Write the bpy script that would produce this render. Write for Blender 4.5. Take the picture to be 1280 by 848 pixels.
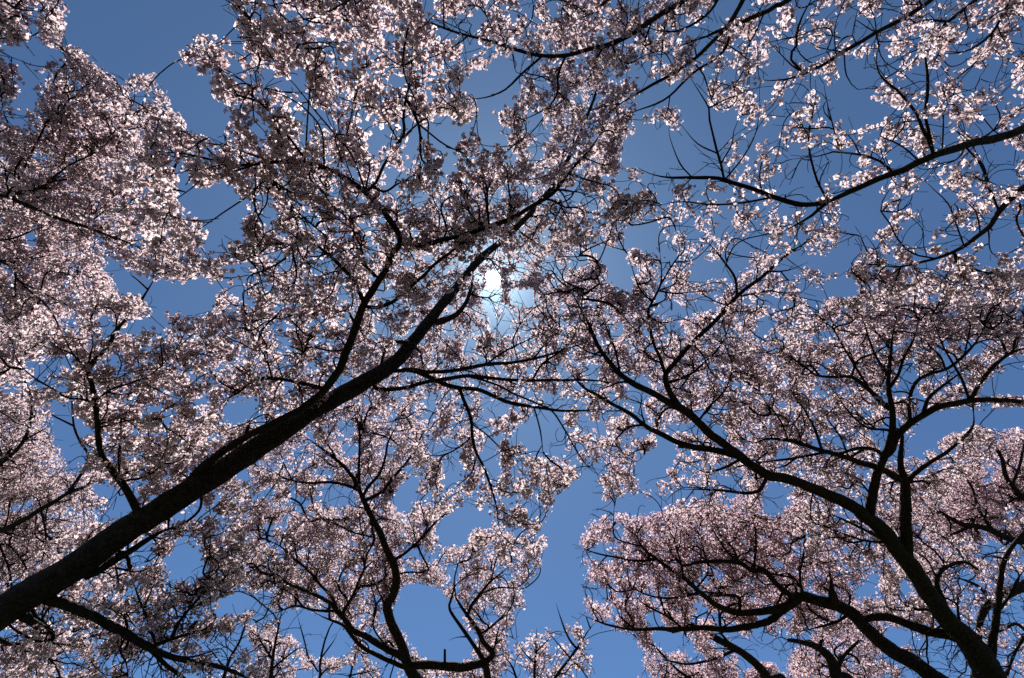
import bpy, math, random
import numpy as np
from mathutils import Vector, kdtree
random.seed(11)
RNG = np.random.default_rng(11)
for o in list(bpy.data.objects):
    bpy.data.objects.remove(o)
SC = bpy.context.scene
COL = SC.collection

# ------------------------------------------------------------------ camera
PITCH = math.radians(58.0)
CAM = np.array([0.0, 0.0, 1.6])
FWD = np.array([0, math.cos(PITCH), math.sin(PITCH)])
UPV = np.array([0, -math.sin(PITCH), math.cos(PITCH)])
RGT = np.array([1.0, 0, 0])
FPX = 640.0                                   # 18 mm lens on a 36 mm sensor, photo 1280 wide
cd = bpy.data.cameras.new('camera')
cam = bpy.data.objects.new('camera', cd)
COL.objects.link(cam)
cam.location = CAM
cam.rotation_euler = (math.radians(90) + PITCH, 0, 0)
cd.sensor_width = 36; cd.lens = 18; cd.clip_start = 0.05; cd.clip_end = 5000
SC.camera = cam

def at(px, py, Z):
    """a point of the place: where the photo's pixel lies, Z metres along the camera's axis"""
    return CAM + Z * (FWD + (px - 640) / FPX * RGT + (424 - py) / FPX * UPV)

# ------------------------------------------------------------------ sky and sun
SUN_DIR = Vector(at(616, 349, 1) - CAM).normalized()
SUN_EL = math.asin(SUN_DIR.z)
SUN_AZ = math.atan2(SUN_DIR.x, SUN_DIR.y)
W = bpy.data.worlds.new('World'); SC.world = W; W.use_nodes = True
nt = W.node_tree; nt.nodes.clear()
out = nt.nodes.new('ShaderNodeOutputWorld')
sky = nt.nodes.new('ShaderNodeTexSky'); sky.sky_type = 'NISHITA'; sky.sun_disc = False
sky.sun_elevation = SUN_EL; sky.sun_rotation = SUN_AZ
sky.altitude = 2500; sky.air_density = 0.75; sky.dust_density = 0.1; sky.ozone_density = 4.0
bg = nt.nodes.new('ShaderNodeBackground'); bg.inputs[1].default_value = 0.056
wb = nt.nodes.new('ShaderNodeVectorMath'); wb.operation = 'MULTIPLY'; wb.inputs[1].default_value = (0.78, 0.97, 1.05)
nt.links.new(sky.outputs[0], wb.inputs[0]); nt.links.new(wb.outputs[0], bg.inputs[0])
# the sun itself as part of the sky: a bright disc with its thin circumsolar corona
geo = nt.nodes.new('ShaderNodeTexCoord')
dot = nt.nodes.new('ShaderNodeVectorMath'); dot.operation = 'DOT_PRODUCT'
nrm = nt.nodes.new('ShaderNodeVectorMath'); nrm.operation = 'NORMALIZE'
nt.links.new(geo.outputs['Generated'], nrm.inputs[0])
nt.links.new(nrm.outputs[0], dot.inputs[0]); dot.inputs[1].default_value = SUN_DIR
ac = nt.nodes.new('ShaderNodeMath'); ac.operation = 'ARCCOSINE'
nt.links.new(dot.outputs['Value'], ac.inputs[0])
mr = nt.nodes.new('ShaderNodeMapRange'); mr.interpolation_type = 'SMOOTHSTEP'
mr.inputs['From Min'].default_value = math.radians(0.35); mr.inputs['From Max'].default_value = math.radians(1.05)
mr.inputs['To Min'].default_value = 30.0; mr.inputs['To Max'].default_value = 0.0
nt.links.new(ac.outputs[0], mr.inputs['Value'])
m2 = nt.nodes.new('ShaderNodeMath'); m2.operation = 'MULTIPLY'; m2.inputs[1].default_value = -1 / math.radians(2.2)
nt.links.new(ac.outputs[0], m2.inputs[0])
ex = nt.nodes.new('ShaderNodeMath'); ex.operation = 'EXPONENT'; nt.links.new(m2.outputs[0], ex.inputs[0])
ml = nt.nodes.new('ShaderNodeMath'); ml.operation = 'MULTIPLY_ADD'; ml.inputs[1].default_value = 0.8
m3 = nt.nodes.new('ShaderNodeMath'); m3.operation = 'MULTIPLY'; m3.inputs[1].default_value = -1 / math.radians(16.0)
nt.links.new(ac.outputs[0], m3.inputs[0])
ex2 = nt.nodes.new('ShaderNodeMath'); ex2.operation = 'EXPONENT'; nt.links.new(m3.outputs[0], ex2.inputs[0])
ml2 = nt.nodes.new('ShaderNodeMath'); ml2.operation = 'MULTIPLY_ADD'; ml2.inputs[1].default_value = 0.12
nt.links.new(ex2.outputs[0], ml2.inputs[0]); nt.links.new(mr.outputs[0], ml2.inputs[2])
nt.links.new(ex.outputs[0], ml.inputs[0]); nt.links.new(ml2.outputs[0], ml.inputs[2])
bg2 = nt.nodes.new('ShaderNodeBackground'); bg2.inputs[0].default_value = (0.66, 0.89, 1.0, 1)
nt.links.new(ml.outputs[0], bg2.inputs[1])
add = nt.nodes.new('ShaderNodeAddShader')
nt.links.new(bg.outputs[0], add.inputs[0]); nt.links.new(bg2.outputs[0], add.inputs[1])
nt.links.new(add.outputs[0], out.inputs[0])

sl = bpy.data.lights.new('sun', 'SUN'); sl.energy = 5.0; sl.angle = math.radians(0.5); sl.color = (1, 0.96, 0.9)
so = bpy.data.objects.new('sun', sl); COL.objects.link(so)
so.rotation_euler = SUN_DIR.to_track_quat('Z', 'Y').to_euler(); so.location = (0, 10, 30)
SC.view_settings.view_transform = 'Standard'; SC.view_settings.look = 'None'
SC.view_settings.exposure = 1.26; SC.view_settings.gamma = 1.0
SC.view_settings.use_curve_mapping = False
SC.render.engine = 'CYCLES'
SC.cycles.max_bounces = 6; SC.cycles.diffuse_bounces = 4; SC.cycles.glossy_bounces = 1
SC.cycles.transmission_bounces = 3; SC.cycles.transparent_max_bounces = 4
SC.cycles.use_denoising = False
SC.cycles.caustics_reflective = False; SC.cycles.caustics_refractive = False

# ------------------------------------------------------------------ materials
def mat(name):
    m = bpy.data.materials.new(name); m.use_nodes = True
    t = m.node_tree; t.nodes.clear()
    return m, t, t.nodes.new('ShaderNodeOutputMaterial')

def petal_material(name, c0, c1):
    m, t, o = mat(name)
    a = t.nodes.new('ShaderNodeAttribute'); a.attribute_name = 'tone'
    r = t.nodes.new('ShaderNodeValToRGB')
    r.color_ramp.elements[0].color = (*c0, 1); r.color_ramp.elements[1].color = (*c1, 1)
    t.links.new(a.outputs['Fac'], r.inputs[0])
    d = t.nodes.new('ShaderNodeBsdfDiffuse'); tr = t.nodes.new('ShaderNodeBsdfTranslucent')
    t.links.new(r.outputs[0], d.inputs[0]); t.links.new(r.outputs[0], tr.inputs[0])
    mx = t.nodes.new('ShaderNodeMixShader'); mx.inputs[0].default_value = 0.72
    t.links.new(d.outputs[0], mx.inputs[1]); t.links.new(tr.outputs[0], mx.inputs[2])
    t.links.new(mx.outputs[0], o.inputs[0])
    return m

PETALS = {'white': petal_material('white_petal', (0.39, 0.270, 0.292), (0.82, 0.725, 0.735)),
          'pale': petal_material('pale_petal', (0.39, 0.266, 0.292), (0.82, 0.715, 0.73)),
          'pink': petal_material('pink_petal', (0.39, 0.248, 0.285), (0.81, 0.655, 0.69))}

def bark_material(name, dark, light, scale):
    m, t, o = mat(name)
    tc = t.nodes.new('ShaderNodeTexCoord')
    n1 = t.nodes.new('ShaderNodeTexNoise'); n1.inputs['Scale'].default_value = scale; n1.inputs['Detail'].default_value = 8
    n1.inputs['Roughness'].default_value = 0.7
    t.links.new(tc.outputs['Object'], n1.inputs['Vector'])
    r = t.nodes.new('ShaderNodeValToRGB')
    r.color_ramp.elements[0].position = 0.40; r.color_ramp.elements[0].color = (*dark, 1)
    r.color_ramp.elements[1].position = 0.75; r.color_ramp.elements[1].color = (*light, 1)
    t.links.new(n1.outputs['Fac'], r.inputs[0])
    v = t.nodes.new('ShaderNodeTexVoronoi'); v.inputs['Scale'].default_value = scale * 2.2
    t.links.new(tc.outputs['Object'], v.inputs['Vector'])
    ad = t.nodes.new('ShaderNodeMath'); ad.operation = 'ADD'
    t.links.new(n1.outputs['Fac'], ad.inputs[0]); t.links.new(v.outputs['Distance'], ad.inputs[1])
    b = t.nodes.new('ShaderNodeBump'); b.inputs['Strength'].default_value = 0.9; b.inputs['Distance'].default_value = 0.02
    t.links.new(ad.outputs[0], b.inputs['Height'])
    p = t.nodes.new('ShaderNodeBsdfPrincipled'); p.inputs['Roughness'].default_value = 0.9
    p.inputs['Specular IOR Level'].default_value = 0.15
    t.links.new(r.outputs[0], p.inputs['Base Color']); t.links.new(b.outputs[0], p.inputs['Normal'])
    t.links.new(p.outputs[0], o.inputs[0])
    return m
BARK = bark_material('bark', (0.010, 0.008, 0.008), (0.048, 0.041, 0.038), 26)
TWIG = bark_material('twig_bark', (0.016, 0.011, 0.011), (0.03, 0.02, 0.02), 60)
def plain(name, c):
    m, t, o = mat(name)
    n = t.nodes.new('ShaderNodeTexNoise'); n.inputs['Scale'].default_value = 40
    r = t.nodes.new('ShaderNodeValToRGB')
    r.color_ramp.elements[0].color = (*[x * 0.6 for x in c], 1); r.color_ramp.elements[1].color = (*[x * 1.4 for x in c], 1)
    t.links.new(n.outputs['Fac'], r.inputs[0])
    d = t.nodes.new('ShaderNodeBsdfDiffuse'); t.links.new(r.outputs[0], d.inputs[0]); t.links.new(d.outputs[0], o.inputs[0])
    return m
CALYX = plain('calyx', (0.10, 0.028, 0.026))

def ground_material():
    m, t, o = mat('park_grass')
    tc = t.nodes.new('ShaderNodeTexCoord')
    n = t.nodes.new('ShaderNodeTexNoise'); n.inputs['Scale'].default_value = 0.7; n.inputs['Detail'].default_value = 10
    t.links.new(tc.outputs['Object'], n.inputs['Vector'])
    r = t.nodes.new('ShaderNodeValToRGB')
    r.color_ramp.elements[0].position = 0.35; r.color_ramp.elements[0].color = (0.045, 0.036, 0.022, 1)
    r.color_ramp.elements[1].position = 0.7; r.color_ramp.elements[1].color = (0.06, 0.075, 0.028, 1)
    t.links.new(n.outputs['Fac'], r.inputs[0])
    d = t.nodes.new('ShaderNodeBsdfDiffuse'); t.links.new(r.outputs[0], d.inputs[0]); t.links.new(d.outputs[0], o.inputs[0])
    return m

# ------------------------------------------------------------------ mesh helpers
def link(name, me, parent=None):
    o = bpy.data.objects.new(name, me); COL.objects.link(o)
    if parent is not None:
        o.parent = parent
        o.matrix_parent_inverse = ROOTINV[parent.name]
    return o
ROOTINV = {}

def mesh_np(name, V, quads=None, tris=None, mats=(), tri_mat=0, tone=None, smooth=False):
    me = bpy.data.meshes.new(name)
    V = np.asarray(V, np.float32)
    nq = 0 if quads is None else len(quads); nt_ = 0 if tris is None else len(tris)
    me.vertices.add(len(V)); me.vertices.foreach_set('co', V.ravel())
    loops = []
    if nq: loops.append(np.asarray(quads, np.int32).ravel())
    if nt_: loops.append(np.asarray(tris, np.int32).ravel())
    L = np.concatenate(loops)
    me.loops.add(len(L)); me.loops.foreach_set('vertex_index', L)
    me.polygons.add(nq + nt_)
    st = np.concatenate([np.arange(nq) * 4, nq * 4 + np.arange(nt_) * 3]).astype(np.int32)
    me.polygons.foreach_set('loop_start', st)
    if tri_mat:
        mi = np.zeros(nq + nt_, np.int32); mi[nq:] = tri_mat
        me.polygons.foreach_set('material_index', mi)
    if smooth:
        me.polygons.foreach_set('use_smooth', np.ones(nq + nt_, bool))
    for m in mats: me.materials.append(m)
    if tone is not None:
        at_ = me.attributes.new('tone', 'FLOAT', 'POINT'); at_.data.foreach_set('value', np.asarray(tone, np.float32))
    me.update(calc_edges=True)
    return me

def tube(P, R, sides, knots=0.0, cap=True, base=0):
    """rings round a polyline; returns verts, quads, tris"""
    P = np.asarray(P, float); R = np.asarray(R, float); n = len(P)
    T = np.gradient(P, axis=0); T /= np.linalg.norm(T, axis=1)[:, None] + 1e-9
    ref = np.array([0.31, 0.17, 0.93]) if abs(T[0] @ np.array([0.31, 0.17, 0.93])) < 0.9 else np.array([1.0, 0, 0])
    N = np.zeros((n, 3)); a = ref - T[0] * (ref @ T[0]); a /= np.linalg.norm(a)
    for i in range(n):
        a = a - T[i] * (a @ T[i]); l = np.linalg.norm(a)
        a = a / l if l > 1e-6 else np.cross(T[i], [0, 0, 1.0])
        N[i] = a
    B = np.cross(T, N)
    ang = np.arange(sides) * 2 * math.pi / sides
    rr = R[:, None] * np.ones(sides)
    if knots:
        k = np.arange(n)[:, None]
        rr = rr * (1 + knots * (np.sin(k * 0.9 + 2 * ang + 1.3) * 0.5 + np.sin(k * 0.37 + 3 * ang) * 0.5 + RNG.normal(0, 0.45, (n, sides))))
    V = P[:, None, :] + rr[..., None] * (np.cos(ang)[None, :, None] * N[:, None, :] + np.sin(ang)[None, :, None] * B[:, None, :])
    V = V.reshape(-1, 3)
    i = np.arange(n - 1)[:, None] * sides; j = np.arange(sides)[None, :]; j2 = (j + 1) % sides
    Q = np.stack([i + j, i + j2, i + sides + j2, i + sides + j], -1).reshape(-1, 4) + base
    tr = []
    if cap:
        V = np.vstack([V, P[-1] + T[-1] * R[-1] * 0.6])
        e = (n - 1) * sides
        tr = [[base + e + q, base + e + (q + 1) % sides, base + len(V) - 1] for q in range(sides)]
    return V, Q, np.array(tr, int).reshape(-1, 3)

def catmull(P, step):
    P = np.asarray(P, float)
    if len(P) < 3:
        d = np.linalg.norm(P[-1, :3] - P[0, :3]); k = max(2, int(d / step) + 1)
        return P[0] + np.linspace(0, 1, k)[:, None] * (P[-1] - P[0])
    E = np.vstack([2 * P[0] - P[1], P, 2 * P[-1] - P[-2]])
    res = []
    for i in range(1, len(E) - 2):
        p0, p1, p2, p3 = E[i - 1:i + 3]
        k = max(1, int(np.linalg.norm(p2[:3] - p1[:3]) / step + 0.5))
        for t in np.arange(k) / k:
            res.append(0.5 * (2 * p1 + (p2 - p0) * t + (2 * p0 - 5 * p1 + 4 * p2 - p3) * t * t + (3 * p1 - p0 - 3 * p2 + p3) * t ** 3))
    res.append(P[-1])
    return np.array(res)

# ------------------------------------------------------------------ the ground
N = 40
gx = np.concatenate([-np.geomspace(1500, 4, N), [0], np.geomspace(4, 1500, N)])
GX, GY = np.meshgrid(gx, gx)
rad = np.hypot(GX, GY)
GZ = 0.04 * np.sin(GX * 0.5) * np.cos(GY * 0.4) * np.clip(rad / 6, 0, 1) * np.clip(200 / (rad + 1), 0, 1)
M_ = len(gx)
ii = (np.arange(M_ - 1)[:, None] * M_ + np.arange(M_ - 1)[None, :]).ravel()
gm = mesh_np('ground', np.stack([GX, GY, GZ], -1).reshape(-1, 3), quads=np.stack([ii, ii + 1, ii + M_ + 1, ii + M_], -1), mats=[ground_material()], smooth=True)
ground = link('ground', gm); ground['kind'] = 'structure'

# ------------------------------------------------------------------ the trees' wood
# nodes of the wood (limbs first, twigs later): position, parent, owner key, radius, direction
NP_, NPAR, NOWN, NR, NTIP = [], [], [], [], []
TREES = {}
OWN = []           # owner -> dict(tree, level, obj)

SMALL = {'D': 0.90, 'C': 0.85, 'G': 0.82, 'H': 0.82, 'I': 0.82, 'J': 0.82, 'L': 0.82}
THICK = {'A': 1.15, 'B': 1.15, 'D': 1.4, 'C': 1.4, 'G': 1.5, 'H': 1.6, 'I': 1.6, 'J': 1.5, 'L': 1.7, 'M': 1.5}
def tree(key, label, base, petal, nf=(12, 18), spread=0.055, loose=0.0):
    e = bpy.data.objects.new('cherry_tree', None); COL.objects.link(e)
    e.empty_display_size = 0.3
    e.location = base; e['label'] = label; e['category'] = 'tree'; e['group'] = 'blossoming cherry trees overhead'
    bpy.context.view_layer.update()
    from mathutils import Matrix
    ROOTINV[e.name] = Matrix.Translation(-Vector(base))
    TREES[key] = dict(root=e, base=np.array(base, float), petal=petal, nf=nf, spread=spread, paths=[], limb=None)

def add_path(key, level, P3, R):
    """P3 with radii -> a smooth limb mesh and wood nodes"""
    t = TREES[key]
    wob = 0.25
    X = np.hstack([P3, R[:, None]])
    S = catmull(X, 0.05)
    P, rr = S[:, :3].copy(), np.clip(S[:, 3], 0.0022, None)
    n = len(P)
    if level != 'T' and rr[-1] < 0.012 and n > 4:      # every limb runs out into a twig
        dd = np.r_[0, np.cumsum(np.linalg.norm(np.diff(P, axis=0), axis=1))]; dd = dd[-1] - dd
        rr = np.minimum(rr, np.maximum(0.0014 + rr * np.clip(dd / 0.35, 0, 1), 0.0014))
    if n > 4:       # slight crookedness of the wood
        s = np.cumsum(np.r_[0, np.linalg.norm(np.diff(P, axis=0), axis=1)])
        env = np.clip(np.minimum(s, s[-1] - s) / 0.15, 0, 1)
        ph = RNG.uniform(0, 6.3, (3, 3)); fr = np.array([5.0, 11.0, 23.0])
        for ax in range(3):
            w = sum(np.sin(s * fr[q] + ph[q, ax]) * wob * a for q, a in enumerate((0.9, 0.5, 0.25)))
            P[:, ax] += w * env * np.clip(rr * 0.75, 0.003, 0.028)
    big = rr.max()
    sides = 16 if big > 0.06 else 10 if big > 0.025 else 7
    V, Q, T = tube(P, rr, sides, knots=0.06)
    name = {'T': 'trunk', 'L': 'limb', 'B': 'branch'}[level]
    me = mesh_np(name, V, quads=Q, tris=T, mats=[BARK if big > 0.02 else TWIG], smooth=True)
    if level == 'B' and t['limb'] is not None:
        o = bpy.data.objects.new(name, me); COL.objects.link(o); o.parent = t['limb']
        own = t['limb_own']
    else:
        o = link(name, me, t['root'])
        OWN.append(dict(tree=key, obj=o, level=level)); own = len(OWN) - 1
        if level == 'L': t['limb'] = o; t['limb_own'] = own
        if level == 'T': t['limb'] = None
    first = len(NP_)
    for i in range(n):
        NP_.append(P[i]); NPAR.append(first + i - 1 if i else -1); NOWN.append(own); NR.append(rr[i]); NTIP.append(0)
    t['paths'].append((P, rr))

def prj(P):
    d = np.atleast_2d(P) - CAM
    z = d @ FWD
    return np.stack([640 + FPX * (d @ RGT) / z, 424 - FPX * (d @ UPV) / z, z], -1)

def trunk(key, world, pix=None, ws=None, zs=None):
    pts = [list(p[:3]) for p in world]; rs = [p[3] for p in world]
    if pix:
        xy = np.array(pix, float).reshape(-1, 2); s = along(xy)
        z = np.interp(s, np.linspace(0, 1, len(zs)), zs); w = np.interp(s, np.linspace(0, 1, len(ws)), ws)
        for (x, y), zz, ww in zip(xy, z, w):
            pts.append(at(x, y, zz)); rs.append(ww * zz / FPX / 2)
    add_path(key, 'T', np.array(pts, float), np.array(rs, float))

def along(xy):
    s = np.cumsum(np.r_[0, np.linalg.norm(np.diff(xy, axis=0), axis=1)])
    return s / s[-1]

def limb(key, level, ws, zs, pix, start=None):
    """a limb traced from its parent outward; zs[0] None -> taken from the wood it leaves"""
    t = TREES[key]
    xy = np.array(pix, float).reshape(-1, 2); s = along(xy)
    zs = list(zs) if isinstance(zs, (list, tuple)) else [zs]
    lead = []
    if start is not None:
        lead = [np.array(start, float)]
    else:
        best = None
        for P, rr in t['paths']:
            q = prj(P); d = np.hypot(q[:, 0] - xy[0, 0], q[:, 1] - xy[0, 1]); d[q[:, 2] < 0.5] = 1e9
            k = int(d.argmin())
            if best is None or d[k] < best[0]: best = (d[k], P[k], q[k, 2])
        if best[0] > 3: lead = [best[1]]
        zs = [best[2]] + zs
    z = np.interp(s, np.linspace(0, 1, len(zs)), zs); w = np.interp(s, np.linspace(0, 1, len(ws)), ws)
    pts = [at(x, y, zz) for (x, y), zz in zip(xy, z)]
    rs = [ww * zz / FPX / 2 for ww, zz in zip(w, z)]
    if lead: pts = lead + pts; rs = [rs[0] * (1.3 if start is not None else 1.0)] + rs
    add_path(key, level, np.array(pts), np.array(rs))

# ---- A: the big leaning tree
tree('A', 'cherry tree whose thick black trunk leans from the lower left up to the sun', (-5.9, 4.9, 0), 'white', (14, 20), 0.055)
trunk('A', [(-5.9, 4.9, -0.1, 0.24), (-5.5, 4.65, 0.9, 0.17), (-5.0, 4.35, 2.2, 0.145)],
      [-120, 850, 0, 766, 85, 713, 195, 640, 310, 568, 400, 508, 470, 470, 500, 448, 518, 425, 535, 402, 562, 370, 607, 318, 645, 285, 690, 235, 712, 195, 728, 160, 742, 125, 757, 75, 765, 30],
      [48, 43, 40, 37, 34, 32, 30, 28, 26, 23, 20, 15.5, 12, 9, 7, 5.5, 4, 3, 1.5], [3.7, 3.9, 4.1, 4.5, 4.9, 5.3, 5.7, 6.0, 6.1])
limb('A', 'L', [12, 9, 9, 9.5, 10, 9, 7.5, 7, 6, 5, 4, 3, 2], [4.4, 4.4, 3.8, 3.3, 3.0, 2.8], [238, 602, 262, 578, 300, 550, 340, 530, 375, 512, 400, 494, 420, 468, 430, 446, 440, 424, 450, 392, 457, 377, 470, 357, 480, 340, 492, 317, 500, 305, 499, 295, 492, 282, 480, 265, 460, 242, 445, 230, 427, 220, 402, 209, 380, 204, 345, 203, 320, 206, 300, 207, 275, 203, 245, 195, 217, 191, 180, 190])
A1 = TREES['A']['limb']
limb('A', 'B', [6, 6, 6, 5, 3, 2], [3.5, 3.6], [502, 305, 525, 307, 555, 300, 580, 293, 610, 283, 640, 273, 665, 258, 690, 243, 715, 212, 740, 183, 760, 153])
limb('A', 'B', [5, 4.5, 4, 3, 2], 3.5, [457, 383, 470, 384, 490, 378, 507, 364, 530, 344, 545, 330, 567, 313, 585, 298, 605, 285])
limb('A', 'B', [6, 5, 5, 4, 3, 2, 1.5], [3.5, 3.2], [455, 378, 449, 365, 443, 352, 430, 337, 415, 322, 400, 310, 388, 303, 375, 302, 355, 310, 340, 316, 322, 320])
limb('A', 'B', [3.5, 3, 2.5, 2, 1.5], 3.0, [475, 350, 460, 336, 445, 325, 430, 313, 415, 302, 395, 285, 370, 262, 352, 237, 345, 225])
limb('A', 'B', [3, 2.5, 2], 3.1, [468, 346, 457, 330, 452, 312, 445, 297, 435, 275])
limb('A', 'B', [4, 4, 4, 3, 2.5, 2], [2.8, 2.6], [458, 240, 470, 228, 480, 207, 492, 187, 505, 167, 504, 150, 507, 125, 514, 95, 515, 62, 518, 40])
limb('A', 'B', [2.5, 2.2, 1.5], 2.7, [495, 180, 520, 157, 545, 140, 565, 128, 590, 118])
limb('A', 'B', [2.5, 2, 1.5], 2.6, [380, 204, 382, 188, 385, 140, 389, 105, 402, 60, 408, 45])
limb('A', 'B', [2.5, 2, 1.5], 2.7, [405, 210, 402, 165, 385, 140, 360, 122, 340, 115, 322, 108])
limb('A', 'B', [2.5, 2, 1.5], 2.7, [455, 235, 440, 195, 420, 170, 395, 140, 370, 108, 345, 82])
limb('A', 'B', [2, 1.8, 1.5], 2.7, [497, 175, 480, 145, 462, 132, 455, 120, 448, 100])
limb('A', 'B', [2, 1.8, 1.5], 2.8, [420, 216, 430, 180, 438, 150, 445, 110, 450, 85])
limb('A', 'B', [2, 1.8, 1.2], 2.8, [345, 203, 350, 175, 340, 150, 328, 118, 320, 90])
limb('A', 'B', [2.5, 2, 1.5], 2.8, [340, 203, 305, 190, 275, 178, 262, 172])
limb('A', 'B', [2.5, 2, 1.2], 2.9, [320, 206, 290, 215, 255, 222, 240, 235, 205, 260])
limb('A', 'B', [2.5, 2, 1.5], 3.0, [360, 240, 335, 225, 310, 245, 285, 262, 262, 278, 235, 297])
limb('A', 'L', [8, 7, 6, 5, 4, 3], [5.3, 5.3], [548, 403, 565, 397, 575, 390, 583, 378, 588, 362, 592, 345])
limb('A', 'L', [6, 5, 3.5], 5.0, [516, 428, 500, 428, 482, 427])
limb('A', 'L', [5, 5, 5, 4, 3, 2], [5.0, 4.9], [490, 464, 515, 461, 535, 465, 557, 465, 582, 461, 607, 456, 640, 453, 685, 444, 715, 434, 740, 427])
limb('A', 'B', [2.5, 2, 1.5], 4.8, [607, 456, 630, 440, 660, 425, 690, 412])
limb('A', 'L', [5.5, 5, 5, 4, 3, 2], [4.9, 5.0], [470, 486, 505, 485, 532, 478, 560, 473, 585, 470, 615, 473, 640, 475, 665, 476, 702, 475, 745, 476, 777, 482])
limb('A', 'B', [3, 2.5, 2, 1.5], [4.7, 4.6], [585, 470, 620, 481, 640, 491, 672, 505, 690, 514, 707, 539, 722, 566, 737, 586, 752, 596])
limb('A', 'B', [3, 2.5, 2], 4.7, [665, 476, 678, 455, 700, 440, 715, 425, 725, 400])
limb('A', 'L', [6, 6, 5.5, 5, 4, 3, 2], [4.9, 4.9], [505, 462, 520, 464, 537, 471, 557, 480, 575, 485, 597, 488, 620, 497, 640, 504, 677, 510, 702, 513, 740, 514, 762, 519])
limb('A', 'B', [5, 4.5, 4, 3.5, 3, 2, 1.5], [4.5, 4.3], [574, 486, 582, 504, 589, 524, 590, 544, 595, 566, 605, 586, 614, 611, 621, 634, 624, 661, 632, 676])
limb('A', 'B', [2, 1.8, 1.2], 4.4, [590, 544, 580, 555, 560, 567, 540, 570, 520, 562])
limb('A', 'B', [2, 1.8, 1.2], 4.3, [596, 568, 590, 590, 575, 605, 555, 620])
limb('A', 'B', [2.2, 1.8, 1.2], 4.4, [590, 530, 610, 545, 630, 565, 645, 580])
limb('A', 'B', [2.2, 2, 1.5], 4.6, [667, 508, 672, 525, 676, 544, 680, 579])
limb('A', 'L', [6, 5, 4.5, 4, 3, 2], [4.4, 4.1], [407, 487, 385, 481, 362, 476, 340, 473, 320, 474, 307, 484, 295, 493, 280, 499, 265, 500])
limb('A', 'B', [2.5, 2, 1.2], 4.1, [340, 473, 335, 456, 327, 439, 318, 425, 312, 400])
limb('A', 'B', [2.5, 2, 1.5], 4.1, [300, 490, 277, 479, 260, 461, 240, 458, 225, 457])
limb('A', 'B', [2.5, 2, 1.5], 4.1, [322, 474, 307, 466, 290, 456, 280, 440])
limb('A', 'B', [2.0, 1.8, 1.5], 4.1, [362, 476, 370, 460, 377, 445, 380, 430])
limb('A', 'L', [9, 8, 7, 6.5, 6, 6, 6, 5, 4, 3.5, 3, 2], [4.0, 3.8, 3.6], [167, 629, 152, 604, 135, 581, 125, 559, 122, 531, 119, 504, 115, 481, 110, 464, 120, 449, 132, 436, 140, 424, 142, 417, 155, 402, 172, 382, 185, 362, 200, 337])
limb('A', 'B', [3, 2.5, 2, 1.5], 3.9, [119, 504, 100, 499, 85, 498, 62, 484, 37, 468, 12, 441])
limb('A', 'B', [3, 2.5, 2, 1.5], 3.8, [120, 502, 137, 488, 160, 480, 185, 470, 205, 454, 222, 436])
limb('A', 'B', [2.5, 2, 1.2], 3.9, [123, 531, 150, 521, 165, 508, 175, 495])
limb('A', 'B', [2.5, 2, 1.2], 3.9, [124, 535, 162, 526, 195, 525, 225, 514])
limb('A', 'B', [2.5, 2, 1.2], 3.7, [111, 464, 112, 448, 116, 431, 112, 405])
limb('A', 'B', [2.5, 2, 1.2], 3.7, [108, 461, 92, 444, 82, 426, 72, 405])
limb('A', 'B', [2.5, 2, 1.2], 4.1, [152, 602, 185, 594, 210, 574, 227, 549])
limb('A', 'B', [2.2, 2, 1.2], 4.0, [150, 600, 148, 570, 152, 540, 150, 525])
limb('A', 'B', [2.5, 3.5, 2.5], 4.0, [155, 607, 148, 615, 150, 620, 156, 618])
limb('A', 'B', [2.5, 2, 1.3], 3.5, [185, 362, 172, 350, 165, 345])
limb('A', 'L', [8, 8, 8, 7, 5, 3], [4.2, 4.5], [108, 722, 120, 716, 140, 703, 160, 691, 180, 678, 200, 666, 220, 658, 235, 655])
limb('A', 'B', [3, 2.5, 1.5], 4.4, [140, 703, 152, 690, 175, 690, 190, 688])
limb('A', 'L', [15, 12, 11, 11, 10, 9, 7, 6, 5, 4, 3], [4.0, 4.2, 4.2], [45, 740, 60, 750, 82, 756, 107, 766, 132, 778, 160, 793, 187, 811, 212, 821, 237, 827, 270, 833, 300, 843, 335, 862])
limb('A', 'B', [6, 5, 4, 3], 4.3, [187, 811, 207, 831, 230, 848, 255, 870])
limb('A', 'B', [5, 4, 3, 2], 4.3, [190, 808, 217, 798, 240, 791, 262, 786, 285, 782])
limb('A', 'B', [5, 4, 3, 2, 1.3], 4.4, [215, 798, 222, 781, 237, 761, 252, 743, 262, 716, 264, 695])
limb('A', 'B', [3, 2.5, 2], 4.3, [200, 816, 235, 822, 262, 815, 285, 808])
limb('A', 'B', [3, 2.5, 1.5], 4.3, [160, 790, 150, 812, 158, 830, 160, 850])
limb('A', 'B', [3, 2.5, 1.5], 4.3, [195, 808, 185, 775, 172, 745, 163, 715])
limb('A', 'L', [12, 10, 8], 3.9, [25, 768, 40, 777, 54, 786])
limb('A', 'L', [3, 2.5, 2], 4.1, [8, 778, 30, 795, 50, 802, 80, 806, 110, 812])

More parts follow.
